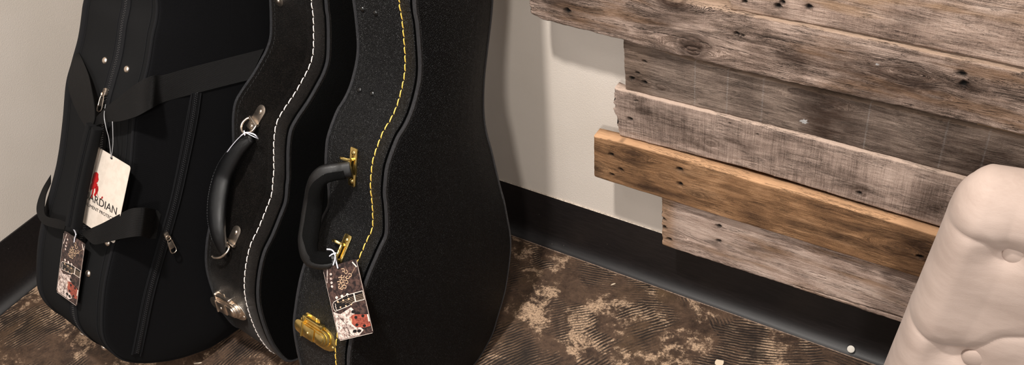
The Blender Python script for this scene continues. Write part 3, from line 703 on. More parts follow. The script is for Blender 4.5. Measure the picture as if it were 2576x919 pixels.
case2 = hard_case('guitar_case', 'black creased hard guitar case with white stitching and nickel fittings, middle of the three cases', f2, near2, bot2, far2, top2, T2, M['leather_dark'], M['leather_crack'], M['white'], st2)

latch(f3, (799, 838), case3, M['brass'], 1.14, (799, 815))
latch(f2, (579, 770), case2, M['nickel'], 1.24, (579, 728), .14)
def bpath(fr, pts, n=40):
    return spline(np.array([fr.band(p[:2], p[2]) for p in pts]), n)
def ups(fr, pts, n):
    P = np.array([fr.bframe(p[:2], 0)[3] for p in pts]); t = np.linspace(0, 1, len(P)); u = np.linspace(0, 1, n)
    r = np.stack([np.interp(u, t, P[:, k]) for k in range(3)], 1); return r / np.linalg.norm(r, axis=1)[:, None]
# brass bracketed loop handle
hp = [(884, 425, .008), (862, 428, .016), (836, 432, .028), (812, 440, .037), (796, 462, .041), (788, 505, .042), (780, 560, .042), (774, 610, .041), (780, 645, .036), (803, 656, .026), (828, 656, .016), (848, 650, .009)]
n = 130; P = bpath(f3, hp, n); t = np.linspace(0, 1, n); sd3 = P.mean(0) + np.array([.03, 0, 0]) - P; sd3 /= np.linalg.norm(sd3, axis=1)[:, None]
ru = np.interp(t, [0, .2, .3, .4, .7, .78, .9, 1], [.0125, .0135, .0145, .0160, .0165, .0150, .0135, .012])
hd = None
v, f = tube_vf(P, ru, ru * .72, ups(f3, hp, n), 32, power=.85); mb = MB(); mb.add(v, f); hd = mb.build('handle', M['leather_smooth'], case3, smooth='all')
v, f = tube_vf((P + sd3 * (ru * .27)[:, None])[5:-5], ru[5:-5] * .84, ru[5:-5] * .72, ups(f3, hp, n)[5:-5], 32, power=.8); mb = MB(); mb.add(v, f); mb.build('suede_wrap', M['suede'], hd, smooth='all')
for ctr, ln, tip in (((890, 420), .0315, 1), ((861, 636), .030, -1)):
    q, ex, et, en = f3.bframe(ctr); mb = MB(); mb.add(*prism_vf(rrect(-.0075, .0075, -ln, ln, .003), 0, .0022, .0005, q + en * .0005, ex, et, en)); br = mb.build('handle_bracket', M['brass'], case3)
    for s in (-1, 1): mb = MB(); mb.add(*dome_vf(q + et * s * (ln - .0085) + en * .0024, ex, et, en, .0042, .0024)); mb.build('rivet', M['brass'], br)
    mb = MB()
    for s in (-1, 1):
        pth = [q + ex * -.001 + et * s * .0125, q + ex * -.001 + et * s * .013 + en * .010, q + ex * -.010 + et * s * .0135 + en * .015, q + ex * -.016 + et * s * .012 + en * .013]
        mb.add(*tube_vf(spline(np.array(pth), 10), .0026, .0018, en, 8))
    mb.add(*tube_vf([q + et * -.012 + en * .009, q + et * .012 + en * .009], .0022, seg=8, up=(1, 0, 0))); mb.build('loop', M['brass'], br)
mb = MB()
for p in ((912, 23), (945, 33), (905, 226), (937, 235)): rivet(mb, f3, p, .0048, .0032)
for p, nm in ():
    pass
mb = None
for p in ((912, 23), (945, 33), (905, 226), (937, 235)):
    mb = MB(); rivet(mb, f3, p, .0048, .0032); mb.build('stud', M['black_stud'], case3)

# leather crescent handle on nickel rings
hp = [(634, 346, .010), (618, 357, .016), (600, 375, .022), (578, 408, .028), (561, 443, .031), (550, 490, .032), (546, 530, .031), (547, 570, .028), (552, 602, .022), (562, 632, .014), (571, 648, .009)]
n = 60; P = bpath(f2, hp, n); t = np.linspace(0, 1, n); U = ups(f2, hp, n)
ru = np.interp(t, [0, .08, .2, .35, .5, .7, .85, .95, 1], [.0085, .0125, .0150, .0178, .0195, .0190, .0150, .0085, .003])
v, f = tube_vf(P, ru, ru * .55 + .002, U, 22); mb = MB(); mb.add(v, f); hd = mb.build('handle', M['leather_smooth'], case2, smooth='all')
mb = MB()
side = np.array([np.cross((P[min(i + 1, n - 1)] - P[max(i - 1, 0)]), U[i]) for i in range(n)]); side /= np.linalg.norm(side, axis=1)[:, None]
sg = 1 if side[30][0] < 0 else -1
E1 = P + side * sg * (ru * .82)[:, None] + U * (ru * .36 + .0012)[:, None]
for i in range(4, n - 3, 1): mb.add(*tube_vf([E1[i], E1[i] * .35 + E1[i + 1] * .65], .0005, seg=5))
mb.build('handle_seam', M['thread_black'], hd)
E2 = P + side * sg * (ru * .98)[:, None]
mb = MB(); mb.add(*tube_vf(E2[3:-3], .0016, .0022, U[3:-3], 8)); mb.build('handle_edge', M['leather_crack'], hd)
for ctr, dn in (((653, 288), 1), ((592, 592), 0)):
    q, ex, et, en = f2.bframe(ctr); q = q + en * .0006
    a = math.radians(-18 if dn else -8); e1 = ex * math.cos(a) + et * math.sin(a); e2 = -ex * math.sin(a) + et * math.cos(a)
    mb = MB(); tab = [(y, x) for x, y in stadium(-.014, .018, .0105, left=False)]
    mb.add(*prism_vf(tab, 0, .0018, .0005, q, e1, e2, en)); br = mb.build('ring_plate', M['nickel'], case2)
    mb = MB(); mb.add(*dome_vf(q + e2 * .006 + en * .0016, e1, e2, en, .0040, .0022)); mb.build('rivet', M['nickel'], br)
    mb = MB(); mb.add(*prism_vf(rrect(-.0135, .0135, -.0185, -.0125, .001), .0005, .0065, .0018, q, e1, e2, en))
    if dn: mb.add(*prism_vf(rrect(-.0105, .0105, -.033, -.018, .002), 0, .0024, .0006, q, e1, e2, en)); mb.add(*dome_vf(q + e2 * -.025 + en * .002, e1, e2, en, .0036, .002))
    mb.build('hinge_strap', M['nickel'], br)
    base = q + e2 * -.0155 + en * .004
    if dn: rp = [base - e1 * .0135, base - e1 * .0165 - e2 * .006 + en * .004, base - e1 * .0165 - e2 * .017 + en * .008, base - e1 * .010 - e2 * .026 + en * .011, base - e2 * .029 + en * .012 + e1 * .001, base + e1 * .010 - e2 * .026 + en * .010, base + e1 * .0165 - e2 * .015 + en * .006, base + e1 * .0165 - e2 * .005 + en * .003, base + e1 * .0135]
    else: rp = [base - e1 * .004, base - e1 * .002 - e2 * .004 + en * .004, base + e1 * .010 - e2 * .006 + en * .006, base + e1 * .011 - e2 * .016 + en * .009, base + e1 * .004 - e2 * .028 + en * .010, base - e1 * .008 - e2 * .036 + en * .011, base - e1 * .014 - e2 * .036 + en * .011]
    rp = [base + (x_ - base) * (.80 if dn else 1.0) for x_ in rp]
    v, f = tube_vf(spline(np.array(rp), 40), .0021, seg=10, up=tuple(en)); mb = MB(); mb.add(v, f); mb.build('ring', M['nickel'], br, smooth='all')
mb = MB(); q, ex, et, en = f2.bframe((701, 2)); mb.add(*prism_vf(stadium(-.010, .012, .009), 0, .0018, .0005, q, ex, et, en)); br = mb.build('ring_plate', M['nickel'], case2); mb = MB(); mb.add(*dome_vf(q + en * .0018, ex, et, en, .0045, .0025)); mb.build('rivet', M['nickel'], br)

# --- soft fabric case (leftmost)
f1 = Frame(-.10, .30, [-1.27, -.5, 0.0])
near1 = [(402, 0), (390, 100), (378, 175), (360, 240), (345, 300), (337, 400), (325, 500), (305, 580), (288, 637), (270, 720), (263, 800), (266, 850), (285, 884), (318, 908), (367, 914), (430, 908), (492, 891), (555, 862)]
pts = [f1.face(p)[1:] for p in near1] + [(.085, .034), (.14, .047), (.19, .070), (.235, .115), (.25, .175), (.245, .26), (.225, .34), (.20, .43), (.18, .5), (.165, .6), (.16, .7), (.16, .8), (.155, 1.0), (.13, 1.06), (0, 1.09), (-.08, 1.06), (-.105, 1.0), (-.105, .85)]
f1.setcurve(spline(np.array(pts, float), 420, closed=True)); T1 = .212
print('case1 lowest', min(f1.w((0, y, z))[2] for y, z in f1.curve), 'case2', min(f2.w((0, y, z))[2] for y, z in f2.curve), 'case3', min(f3.w((0, y, z))[2] for y, z in f3.curve))
case1 = empty('soft_guitar_case', 'black fabric guitar case with webbing handles and zips, leftmost of the three cases', 'guitar case', f1.mat(), 'guitar cases leaning in the corner')
c, nr = f1.curve, f1.nrm; TAPER[0] = .045
prof = [(-T1 - .004, -.016), (-T1 - .001, -.006), (-T1 + .001, -.001), (-T1 + .006, .0012), (-T1 * .75, .003), (-T1 * .55, .0035), (-T1 * .45, .0035), (-T1 * .25, .003), (-.010, .0012), (-.006, 0)]
v, f, mi = sweep(c, nr, prof, '', None, None); mb = MB(); mb.add(v, f); vv, ff = cap_vf(c, nr, -T1 - .004, -.016, .008, -1); mb.add(vv, ff); mb.build('body', M['fabric'], case1)
mb = MB(); v, f, mi = sweep(c, nr, [(-.006, 0), (-.003, -.0008), (-.001, -.003), (0, -.007)], '', None, None); mb.add(v, f); vv, ff = cap_vf(c, nr, 0, -.007, .018, 1); mb.add(vv, ff); mb.build('front_panel', M['fabric2'], case1)
from mathutils.bvhtree import BVHTree
panel_bvh = BVHTree.FromPolygons([Vector(q) for q in mb.v], mb.f)
mb = MB(); v, f = along(c, nr, -.0065, .0008, 0, 0, .0030, .0026, 8, True); mb.add(v, f); v, f = along(c, nr, -.020, .0022, 0, 0, .0010, .0008, 5, True); mb.add(v, f); mb.build('piping', M['edge'], case1)
mb = MB(); v, f = along(c, nr, -T1 + .004, .0008, 0, 0, .0075, .0032, 10, True); mb.add(v, f); v, f = along(c, nr, -T1 + .016, .0018, 0, 0, .0009, .0007, 5, True); mb.add(v, f); mb.build('piping', M['edge'], case1)
def zipper(name, parent, P, U, tapew=.012, tooth=.0023):
    """zip: two tapes, stitched edges and a row of interlocked teeth along P, surface normals U"""
    P = np.asarray(P); n = len(P); mb = MB()
    S = np.array([np.cross(P[min(i + 1, n - 1)] - P[max(i - 1, 0)], U[i]) for i in range(n)]); S /= np.linalg.norm(S, axis=1)[:, None]
    v, f = tube_vf(P + U * .0006, tapew, .0010, U, 8, power=.5); mb.add(v, f, 0)
    for s in (-1, 1): v, f = tube_vf(P + S * s * tapew * .92 + U * .0016, .0009, .0008, U, 6); mb.add(v, f, 0)
    L = np.r_[0, np.cumsum(np.linalg.norm(np.diff(P, axis=0), axis=1))]; k = 0; s = 0
    while s < L[-1]:
        p = np.array([np.interp(s, L, P[:, j]) for j in range(3)]); u = np.array([np.interp(s, L, U[:, j]) for j in range(3)]); sd = np.array([np.interp(s, L, S[:, j]) for j in range(3)])
        g = 1 if k % 2 else -1
        v, f = dome_vf(p + sd * g * tooth * .75 + u * .0014, sd, np.cross(u, sd), u, tooth * .62, .0013, 6, 2); mb.add(v, f, 1); s += tooth * .9; k += 1
    return mb.build(name, [M['tape'], M['zip']], parent)
ids = [p for p in [(322, 0), (310, 45), (298, 90), (287, 140), (279, 190), (272, 235)]]
Pz = spline(np.array([f1.band(p, .003) for p in ids]), 30); Uz = np.array([f1.bframe(p)[3] for p in ids]); t = np.linspace(0, 1, 30); Uz = np.stack([np.interp(t, np.linspace(0, 1, len(ids)), Uz[:, k]) for k in range(3)], 1)
zipx = float(f1.band((279, 190), .003)[0]); print('zip x', [round(float(f1.band(p, .003)[0]), 3) for p in ids], f1.band((197, 778), .003)[0])
# one continuous zip round the side
tip = f1.band((322, 0), .003); cc = f1.curve + f1.nrm * .0032; i0 = ((f1.curve - tip[1:]) ** 2).sum(1).argmin()
def run_ids(pa, pb):
    a = ((f1.curve - f1.band(pa)[1:]) ** 2).sum(1).argmin(); b = ((f1.curve - f1.band(pb)[1:]) ** 2).sum(1).argmin(); return (a, b) if a < b else (b, a)
a, b = run_ids((310, 40), (213, 838)); a2 = a - 75
ii = np.arange(a2, b + 14); zx = np.interp(ii, [a2, run_ids((272, 235), (272, 235))[0], b + 14], [f1.band((310, 40), .003)[0], f1.band((272, 235), .003)[0], f1.band((213, 838), .003)[0]])
Pz = np.stack([zx, cc[ii % 420, 0], cc[ii % 420, 1]], 1); Uz = np.stack([zx * 0, f1.nrm[ii % 420, 0], f1.nrm[ii % 420, 1]], 1)
zipper('side_zip', case1, Pz, Uz, .013)
# front pocket zip and pocket edge
def fpt(p, h=0.0):
    """point on the domed front panel seen through pixel p"""
    c_, d_ = f1.l(p); d_ = d_ / np.linalg.norm(d_)
    loc, nor, ix, dist = panel_bvh.ray_cast(Vector(c_), Vector(d_))
    if loc is None or nor.x < .3: return f1.face(p, h)
    return np.array(loc) + EX * h
zp = [(492, 233), (482, 300), (462, 400), (440, 500), (418, 580), (398, 650), (375, 735), (355, 830), (343, 888)]
Pz = spline(np.array([fpt(p, .0015) for p in zp]), 70); zipper('pocket_zip', case1, Pz, np.tile(EX, (70, 1)), .010, .0021)
mb = MB()
for pl in ([(503, 233), (494, 300), (474, 400), (452, 500), (428, 590), (386, 735), (366, 830), (352, 896)], [(480, 236), (468, 300), (449, 400), (428, 500), (404, 585), (362, 735), (343, 830), (330, 892)]):
    mb.add(*tube_vf(spline(np.array([fpt(p, .0018) for p in pl]), 60), .0013, .0009, EX, 6))
mb.build('pocket_piping', M['edge'], case1)
# puller helper
def puller(name, parent, q, dirv, up, sc=1.0, mt=None):
    """slider with its ring and pull tab hanging along dirv"""
    mt = mt or M['nickel']; d = dirv / np.linalg.norm(dirv); up = up / np.linalg.norm(up); s = np.cross(up, d); s /= np.linalg.norm(s); u = np.cross(d, s)
    mb = MB(); mb.add(*prism_vf([(a * sc, b * sc) for a, b in rrect(-.006, .006, -.0045, .0045, .002)], 0, .0045 * sc, .0012, q, d, s, u)); r = mb.build(name, mt, parent)
    ring = [q + u * .005 * sc + d * (x * sc) + s * (y * sc) for x, y in [(.0045 * math.cos(a) + .005, .0042 * math.sin(a)) for a in np.linspace(0, 2 * math.pi, 18, endpoint=False)]]
    mb = MB(); mb.add(*tube_vf(ring, .0011 * sc, seg=7, up=tuple(u), closed=True)); mb.build('ring', mt, r)
    mb = MB(); o2 = q + u * .0055 * sc
    fr = [(.008, -.0030), (.012, -.0045), (.030, -.0058), (.034, -.0045), (.0355, 0), (.034, .0045), (.030, .0058), (.012, .0045), (.008, .0030)]
    mb.add(*tube_vf([o2 + d * a * sc + s * b * sc for a, b in fr], .0010 * sc, .0010 * sc, tuple(u), 7, closed=True))
    mb.add(*prism_vf([(a * sc, b * sc) for a, b in [(.0125, -.0042), (.026, -.0055), (.026, .0055), (.0125, .0042)]], -.0006, .0006, .0002, o2, d, s, u)); mb.build('pull_tab', mt, r)
    return r
q = fpt((414, 590), .004); d = fpt((431, 642), .010) - q; puller('zip_puller', case1, q, d, EX, 1.0)
q, ex, et, en = f1.bframe((270, 232), .004); d = f1.band((262, 268), .010) - q; puller('zip_puller', case1, q + en * .002, d, en, 1.0)
for p in ((268, 153), (323, 175), (226, 688), (275, 611), (265, 872), (211, 838)):
    mb = MB(); rivet(mb, f1, p, .0062, .0040, hh=.0028); mb.build('rivet', M['nickel'], case1)

def ribbon(name, parent, A, B, n=50, th=.0014, bulge=0.0, mat=None):
    V, Fc = ribbon_vf(A, B, n, th, 7, bulge); o = obj(name, V, Fc, mat or M['web'], parent, smooth=True)
    me = o.data; L = np.r_[0, np.cumsum(np.linalg.norm(np.diff(spline(A, n) * .5 + spline(B, n) * .5, axis=0), axis=1))] / .04
    co = []
    for i in range(len(V)):
        k = i % (n * 7); co.append((L[k // 7], (k % 7) / 6))
    uv = me.uv_layers.new(name='UVMap'); li = np.zeros(len(me.loops), dtype=int); me.loops.foreach_get('vertex_index', li)
    uv.data.foreach_set('uv', np.array(co)[li].ravel()); return o
bp = lambda L: np.array([f1.band(p[:2], p[2]) for p in L])
fp = lambda L: np.array([fpt(p[:2], p[2]) for p in L])
# upper strap: sewn across the front, loose loop to the grip, loop from the back edge
upper = ribbon('handle_strap', case1, np.vstack([fp([(662, 122, .002), (560, 148, .002), (480, 168, .002), (408, 188, .003)]), bp([(380, 192, .012), (345, 210, .020), (302, 243, .028), (268, 270, .032), (240, 298, .034), (229, 316, .034)])]),
               np.vstack([fp([(625, 200, .002), (560, 216, .002), (483, 236, .002), (405, 257, .003)]), bp([(376, 276, .012), (342, 294, .020), (304, 305, .028), (270, 308, .032), (248, 314, .034), (238, 322, .034)])]), 70)
ribbon('handle_strap', case1, bp([(195, 130, .002), (181, 160, .010), (172, 200, .020), (175, 232, .028), (188, 268, .034), (204, 300, .036), (216, 318, .036)]),
       bp([(200, 134, .002), (212, 160, .012), (224, 192, .022), (232, 230, .030), (238, 266, .036), (239, 298, .037), (233, 320, .036)]), 50)
ribbon('handle_strap', case1, np.vstack([fp([(404, 540, .0004), (396, 530, .002), (384, 525, .004)]), bp([(362, 523, .010), (328, 526, .018), (290, 545, .026), (258, 562, .032), (232, 574, .034), (213, 584, .034)])]),
       np.vstack([fp([(392, 600, .0004), (384, 600, .002), (372, 598, .004)]), bp([(352, 595, .010), (312, 600, .018), (268, 610, .026), (240, 616, .032), (228, 610, .034), (210, 592, .034)])]), 60)
ribbon('handle_strap', case1, bp([(206, 586, .034), (214, 596, .033), (224, 606, .031), (235, 617, .028)]), bp([(212, 578, .030), (222, 584, .030), (228, 594, .029), (236, 610, .028)]), 20)
ribbon('handle_strap', case1, bp([(128, 440, .002), (106, 478, .012), (93, 518, .022), (96, 545, .028), (112, 565, .032), (140, 574, .034), (162, 578, .034)]),
       bp([(128, 462, .004), (116, 490, .014), (112, 520, .022), (114, 540, .028), (126, 548, .032), (148, 552, .034), (168, 560, .034)]), 40)
# padded grip
gp = [(239, 318, .038), (231, 350, .040), (219, 400, .042), (206, 460, .042), (195, 515, .041), (185, 572, .038)]
n = 40; P = bpath(f1, gp, n); U = ups(f1, gp, n); g = None
side = np.array([np.cross((P[min(i + 1, n - 1)] - P[max(i - 1, 0)]), U[i]) for i in range(n)]); side /= np.linalg.norm(side, axis=1)[:, None]
if side[20][0] < 0: side = -side
for s in (-1, 1):
    v, f = tube_vf(P + side * s * .0070 + U * (.001 if s < 0 else 0), .0069, .0085, U, 14, power=.6); mb = MB(); mb.add(v, f)
    o = mb.build('grip', M['fabric'], case1)
    mb = MB(); mb.add(*tube_vf(P[1:-1] + side[1:-1] * s * .0022 + U[1:-1] * .0085, .0007, seg=5, up=(0, 0, 1))); mb.build('grip_seam', M['edge'], o)

# ------------------------------------------------------------------ hang tags
def text_mesh(s, size=1.0):
    cu = bpy.data.curves.new('lettering', 'FONT'); cu.body = s; cu.size = size; cu.resolution_u = 4
    o = bpy.data.objects.new('lettering', cu); COL.objects.link(o); bpy.context.view_layer.update()
    me = bpy.data.meshes.new_from_object(o.evaluated_get(bpy.context.evaluated_depsgraph_get()))
    V = np.array([v.co[:] for v in me.vertices]); Fc = [tuple(p.vertices) for p in me.polygons]
    bpy.data.objects.remove(o); bpy.data.meshes.remove(me); return V, Fc
class Card:
    """flat card: origin top left, U across, V down, N towards the viewer"""
    def __init__(s, O, U, V):
        s.O = np.array(O); s.U = np.array(U); s.V = np.array(V); n = np.cross(s.U, s.V); n /= np.linalg.norm(n)
        if n @ (CAM - s.O) < 0: n = -n
        s.N = n
    def __call__(s, u, v, h=0.0): return s.O + s.U * u + s.V * v + s.N * h
def poly3(mb, card, pts, h, m, base):
    V = [card(u, v, h) - base for u, v in pts]; mb.add(V, [tuple(range(len(V)))], m)
def line3(mb, card, pts, w, h, m, base):
    """flat printed line of width w (in metres)"""
    P = np.array([card(u, v, h) - base for u, v in pts])
    for a, b in zip(P[:-1], P[1:]):
        t = b - a; L = np.linalg.norm(t)
        if L < 1e-7: continue
        s = np.cross(card.N, t / L) * w / 2; e = t / L * w * .3
        mb.add([a - s - e, b - s + e, b + s + e, a + s - e], [(0, 1, 2, 3)], m)
def disc3(mb, card, u, v, ru, rv, h, m, base, n=12):
    mb.add([card(u + ru * math.cos(a), v + rv * math.sin(a), h) - base for a in np.linspace(0, 2 * math.pi, n, endpoint=False)], [tuple(range(n))], m)
def corners(fr, quad_px, hs):
    return [fr.w(fr.band(p, h)) for p, h in zip(quad_px, hs)]
def make_card(fr, px, hs):
    a, b, c_, d = corners(fr, px, hs); U = ((b - a) + (c_ - d)) / 2; V = ((d - a) + (c_ - b)) / 2; ctr = (a + b + c_ + d) / 4
    V = V - U * (U @ V) / (U @ U) * 0.0
    return Card(ctr - U / 2 - V / 2, U, V)
def card_body(card, base, th=.0005, r=.04, name='card', parent=None, mat=None, hole=(.5, .05)):
    asp = np.linalg.norm(card.U) / np.linalg.norm(card.V); P = [(u, v) for u, v in rrect(0, 1, 0, 1, r)]
    P = []
    for cx, cy, a0 in ((1 - r, 1 - r * asp, 0), (r, 1 - r * asp, 90), (r, r * asp, 180), (1 - r, r * asp, 270)):
        for a in np.linspace(a0, a0 + 90, 5): P.append((cx + r * math.cos(math.radians(a)), cy + r * asp * math.sin(math.radians(a))))
    n = len(P); V = [card(u, v, 0) - base for u, v in P] + [card(u, v, -th) - base for u, v in P]
    Fc = [tuple(range(n)), tuple(range(n, 2 * n))] + [(i, (i + 1) % n, n + (i + 1) % n, n + i) for i in range(n)]
    return obj(name, V, Fc, mat, parent, smooth=False)
def photo_tag(label, card, seed=0):
    base = card(.42, .06); r = empty('hang_tag', label, 'tag', Matrix.Translation(Vector(base)), 'picture hang tags on the cases')
    card_body(card, base, name='card', parent=r, mat=M['pd'])
    mb = MB(); h = .00018; rs = np.random.RandomState(11); ms = [M['pc'], M['pw'], M['pr'], M['pg'], M['pk'], M['pd']]
    w = np.linalg.norm(card.U)
    # cream lower left, brown lower right
    poly3(mb, card, [(.012, .60), (.20, .655), (.55, .60), (.62, .66), (.55, .80), (.75, .93), (.60, .985), (.012, .985)], h, 0, base)
    for _ in range(26):
        u, v = rs.uniform(.05, .5), rs.uniform(.66, .96); line3(mb, card, [(u, v), (u + rs.uniform(-.03, .05), v + rs.uniform(.005, .03)), (u + rs.uniform(-.02, .05), v + rs.uniform(.01, .04))], .0007, h * 1.5, 4, base)
    line3(mb, card, [(.16, .70), (.30, .80), (.34, .97)], .0008, h * 1.5, 4, base)
    for u, v in ((.58, .665), (.70, .70), (.62, .93), (.50, .92)): disc3(mb, card, u, v, .06, .022, h * 1.4, 4, base)
    # red wood headstock
    poly3(mb, card, [(.44, .73), (.56, .70), (.97, .745), (.97, .90), (.80, .905), (.55, .87), (.47, .82)], h * 2, 2, base)
    for u, v in ((.62, .745), (.82, .75), (.60, .845), (.80, .88)): disc3(mb, card, u, v, .045, .02, h * 3, 4, base)
    for k in range(4): line3(mb, card, [(.58 + .02 * k, .765 + .025 * k), (.97, .79 + .022 * k)], .0004, h * 3, 5, base)
    poly3(mb, card, [(.94, .745), (.975, .745), (.975, .84), (.94, .84)], h * 3.2, 1, base)
    disc3(mb, card, .475, .765, .018, .035, h * 3, 3, base)
    # black headstock outline
    hs = [(.10, .475), (.06, .50), (.05, .555), (.085, .60), (.50, .575), (.66, .545), (.97, .545), (.97, .43), (.66, .43), (.50, .43)]
    poly3(mb, card, hs, h * 3.4, 4, base); line3(mb, card, hs + hs[:1], .0009, h * 4, 1, base)
    for u in (.20, .36, .52): disc3(mb, card, u + .01, .425, .04, .018, h * 3.2, 1, base); line3(mb, card, [(u + .01, .43), (u + .01, .455)], .0009, h * 4, 1, base); disc3(mb, card, u + .02, .485, .028, .013, h * 4.2, 3, base); disc3(mb, card, u + .06, .565, .024, .011, h * 4.2, 3, base)
    for k in range(4): line3(mb, card, [(.22 + .1 * k, .50 + .015 * k), (.72, .47 + .02 * k), (.97, .47 + .02 * k)], .0003, h * 4, 3, base)
    poly3(mb, card, [(.70, .432), (.735, .432), (.735, .545), (.70, .545)], h * 4.6, 1, base)
    line3(mb, card, [(.13, .50), (.14, .525), (.115, .54), (.14, .555), (.12, .575), (.15, .585)], .0009, h * 4.6, 1, base)
    # gold ornament in the dark top
    for u, v, a in ((.56, .10, 0), (.62, .13, 1), (.50, .17, 2), (.42, .20, 0), (.55, .22, 1), (.64, .20, 2), (.36, .25, 0), (.46, .27, 1), (.72, .19, 0), (.36, .30, 2), (.50, .32, 0), (.44, .235, 1), (.58, .265, 0), (.40, .32, 1)):
        ang = a * 1.1 + seed; P = [(u + .045 * math.cos(t * 2.4 + ang) * (1 - t * .4), v + .022 * math.sin(t * 2.4 + ang) * (1 - t * .4)) for t in np.linspace(-.9, 1.1, 7)]
        line3(mb, card, P, .0011, h, 3, base)
    for u, v in ((.19, .10), (.17, .16), (.155, .215), (.15, .265)): disc3(mb, card, u, v, .035, .017, h, 0, base)
    line3(mb, card, [(.12, .03), (.03, .20)], .0014, h, 0, base); line3(mb, card, [(.87, .03), (.95, .10)], .0022, h, 1, base); line3(mb, card, [(.92, .10), (.74, .19)], .0004, h, 3, base)
    # white border line
    line3(mb, card, [(.995, .03), (.995, .97)], .0006, h * 4, 1, base); line3(mb, card, [(.03, .996), (.97, .996)], .0006, h * 4, 1, base); line3(mb, card, [(.004, .04), (.004, .97)], .0004, h * 4, 1, base)
    disc3(mb, card, .44, .055, .03, .014, h * 5, 4, base)
    mb.build('printed_picture', ms, r, smooth=False, label='printed collage of guitar headstocks')
    return r, base
def cord(parent, base, pts, r, mat, name='string', n=30):
    P = spline(np.array([np.asarray(p) - base for p in pts]), n); mb = MB(); mb.add(*tube_vf(P, r, seg=7, up=(.3, .2, .9))); return mb.build(name, mat, parent, smooth='all')
W3b = lambda p: f3.w(f3.band(p[:2], p[2])); W1b = lambda p: f1.w(f1.band(p[:2], p[2])); W2b = lambda p: f2.w(f2.band(p[:2], p[2]))
card3 = make_card(f3, [(812, 676), (897, 652), (940, 838), (854, 859)], [.020, .020, .014, .014])
tag3, b3 = photo_tag('picture hang tag tied to the brass handle bracket of the yellow-stitched case', card3)
cord(tag3, b3, [card3(.44, .055, .001), W3b((846, 660, .022)), W3b((842, 640, .024)), W3b((836, 630, .028)), W3b((822, 628, .036))], .0011, M['plastic'])
cord(tag3, b3, [W3b((838, 668, .026)), W3b((843, 650, .028)), W3b((842, 638, .030)), W3b((834, 629, .034)), W3b((822, 627, .037))], .0010, M['plastic'])
cord(tag3, b3, [W3b((829, 645, .030)), W3b((836, 640, .032)), W3b((846, 637, .028))], .0011, M['plastic'])
card1 = make_card(f1, [(162, 580), (215, 615), (193, 770), (143, 735)], [.026, .026, .016, .016])
tag1, b1 = photo_tag('picture hang tag hanging below the grip of the fabric case', card1, .4)
cord(tag1, b1, [card1(.52, .075, .0008), W1b((188, 600, .028)), W1b((191, 590, .032)), W1b((186, 578, .034)), W1b((181, 574, .040))], .0011, M['plastic'])

# cream card with red lion and lettering
gc = make_card(f1, [(246, 366), (326, 422), (290, 612), (203, 560)], [.022, .022, .018, .018])
ga, gb, gcn, gd_ = corners(f1, [(250, 366), (326, 422), (294, 600), (200, 570)], [.022, .022, .018, .018])
base = gc(.42, .1); gt = empty('hang_tag', 'cream hang tag with red lion and GUARDIAN lettering behind the grip of the fabric case', 'tag', Matrix.Translation(Vector(base)))
card_body(gc, base, th=.0006, r=.05, name='card', parent=gt, mat=M['card'])
flap = MB(); v = [gc(0, .004, .0002) - base, gc(.115, .004, .0045) - base, gc(.15, .004, .0003) - base, gc(0, .30, .0002) - base, gc(.06, .34, .0003) - base, gc(.09, .34, .0002) - base]
flap.add(v, [(0, 1, 4, 3), (1, 2, 5, 4), (0, 2, 1), (3, 4, 5)]); flap.build('folded_edge', M['card'], gt, smooth=False)
def px_uv(card, p):
    d = ray(p); t = ((card.O - CAM) @ card.N) / (d @ card.N); q = CAM + d * t - card.O
    A = np.stack([card.U, card.V], 1); s, *_ = np.linalg.lstsq(A, q, rcond=None); return s[0], s[1]
def on_card(card, base, p, h): u, v = px_uv(card, p); return card(u, v, h) - base
def crop(x, y): return (200 + x * .3046, 340 + y * .3046)
def text_on(card, base, s, pa, pb, ph, name, parent, mat, h=.0006):
    """text baseline from pixel pa to pb, cap height towards ph (pixel above pa)"""
    V, Fc = text_mesh(s); wd_ = V[:, 0].max() - V[:, 0].min(); V[:, 0] -= V[:, 0].min(); cap = V[:, 1].max()
    a = on_card(card, base, pa, h); b = on_card(card, base, pb, h); c_ = on_card(card, base, ph, h)
    return obj(name, [a + (b - a) * v[0] / wd_ + (c_ - a) * v[1] / cap for v in V], Fc, mat, parent, smooth=False)
text_on(gc, base, 'GUARDIAN', crop(-5, 488), crop(305, 662), crop(3, 428), 'lettering', gt, M['ink'])
text_on(gc, base, 'INSTRUMENT PROTECTION', crop(0, 548), crop(330, 738), crop(3, 522), 'lettering', gt, M['ink'])
mb = MB()
def shape(pts): mb.add([on_card(gc, base, crop(*p), .0006) for p in pts], [tuple(range(len(pts)))], 0)
shape([(118, 320), (132, 306), (148, 308), (158, 322), (157, 345), (160, 368), (152, 388), (140, 398), (128, 392), (118, 402), (106, 398), (104, 372), (112, 345)])
shape([(104, 396), (134, 392), (150, 404), (148, 424), (134, 440), (112, 446), (100, 452), (88, 440), (92, 415)])
shape([(88, 440), (100, 446), (96, 462), (90, 458)]); shape([(134, 430), (150, 412), (155, 440), (148, 470), (138, 500), (128, 508), (120, 494), (132, 470)])
shape([(112, 440), (124, 436), (118, 472), (106, 520), (98, 520), (104, 480)]); shape([(146, 440), (156, 420), (158, 452), (150, 478), (142, 486)])
T_ = [(148, 478), (152, 500), (162, 518), (176, 526), (186, 522), (190, 514)]
for a_, b_ in zip(T_[:-1], T_[1:]):
    shape([(a_[0] - 2.5, a_[1]), (b_[0] - 2, b_[1] - 2.5), (b_[0] + 2, b_[1] + 2), (a_[0] + 2.5, a_[1] + 1.5)])
shape([(184, 512), (192, 506), (196, 514), (190, 526), (182, 526)])
mb.build('lion_emblem', M['red'], gt, smooth=False, label='red sitting lion emblem')
mb = MB(); disc3(mb, gc, *px_uv(gc, (281, 398)), .035, .014, .0007, 0, base); mb.build('eyelet', M['ink'], gt)
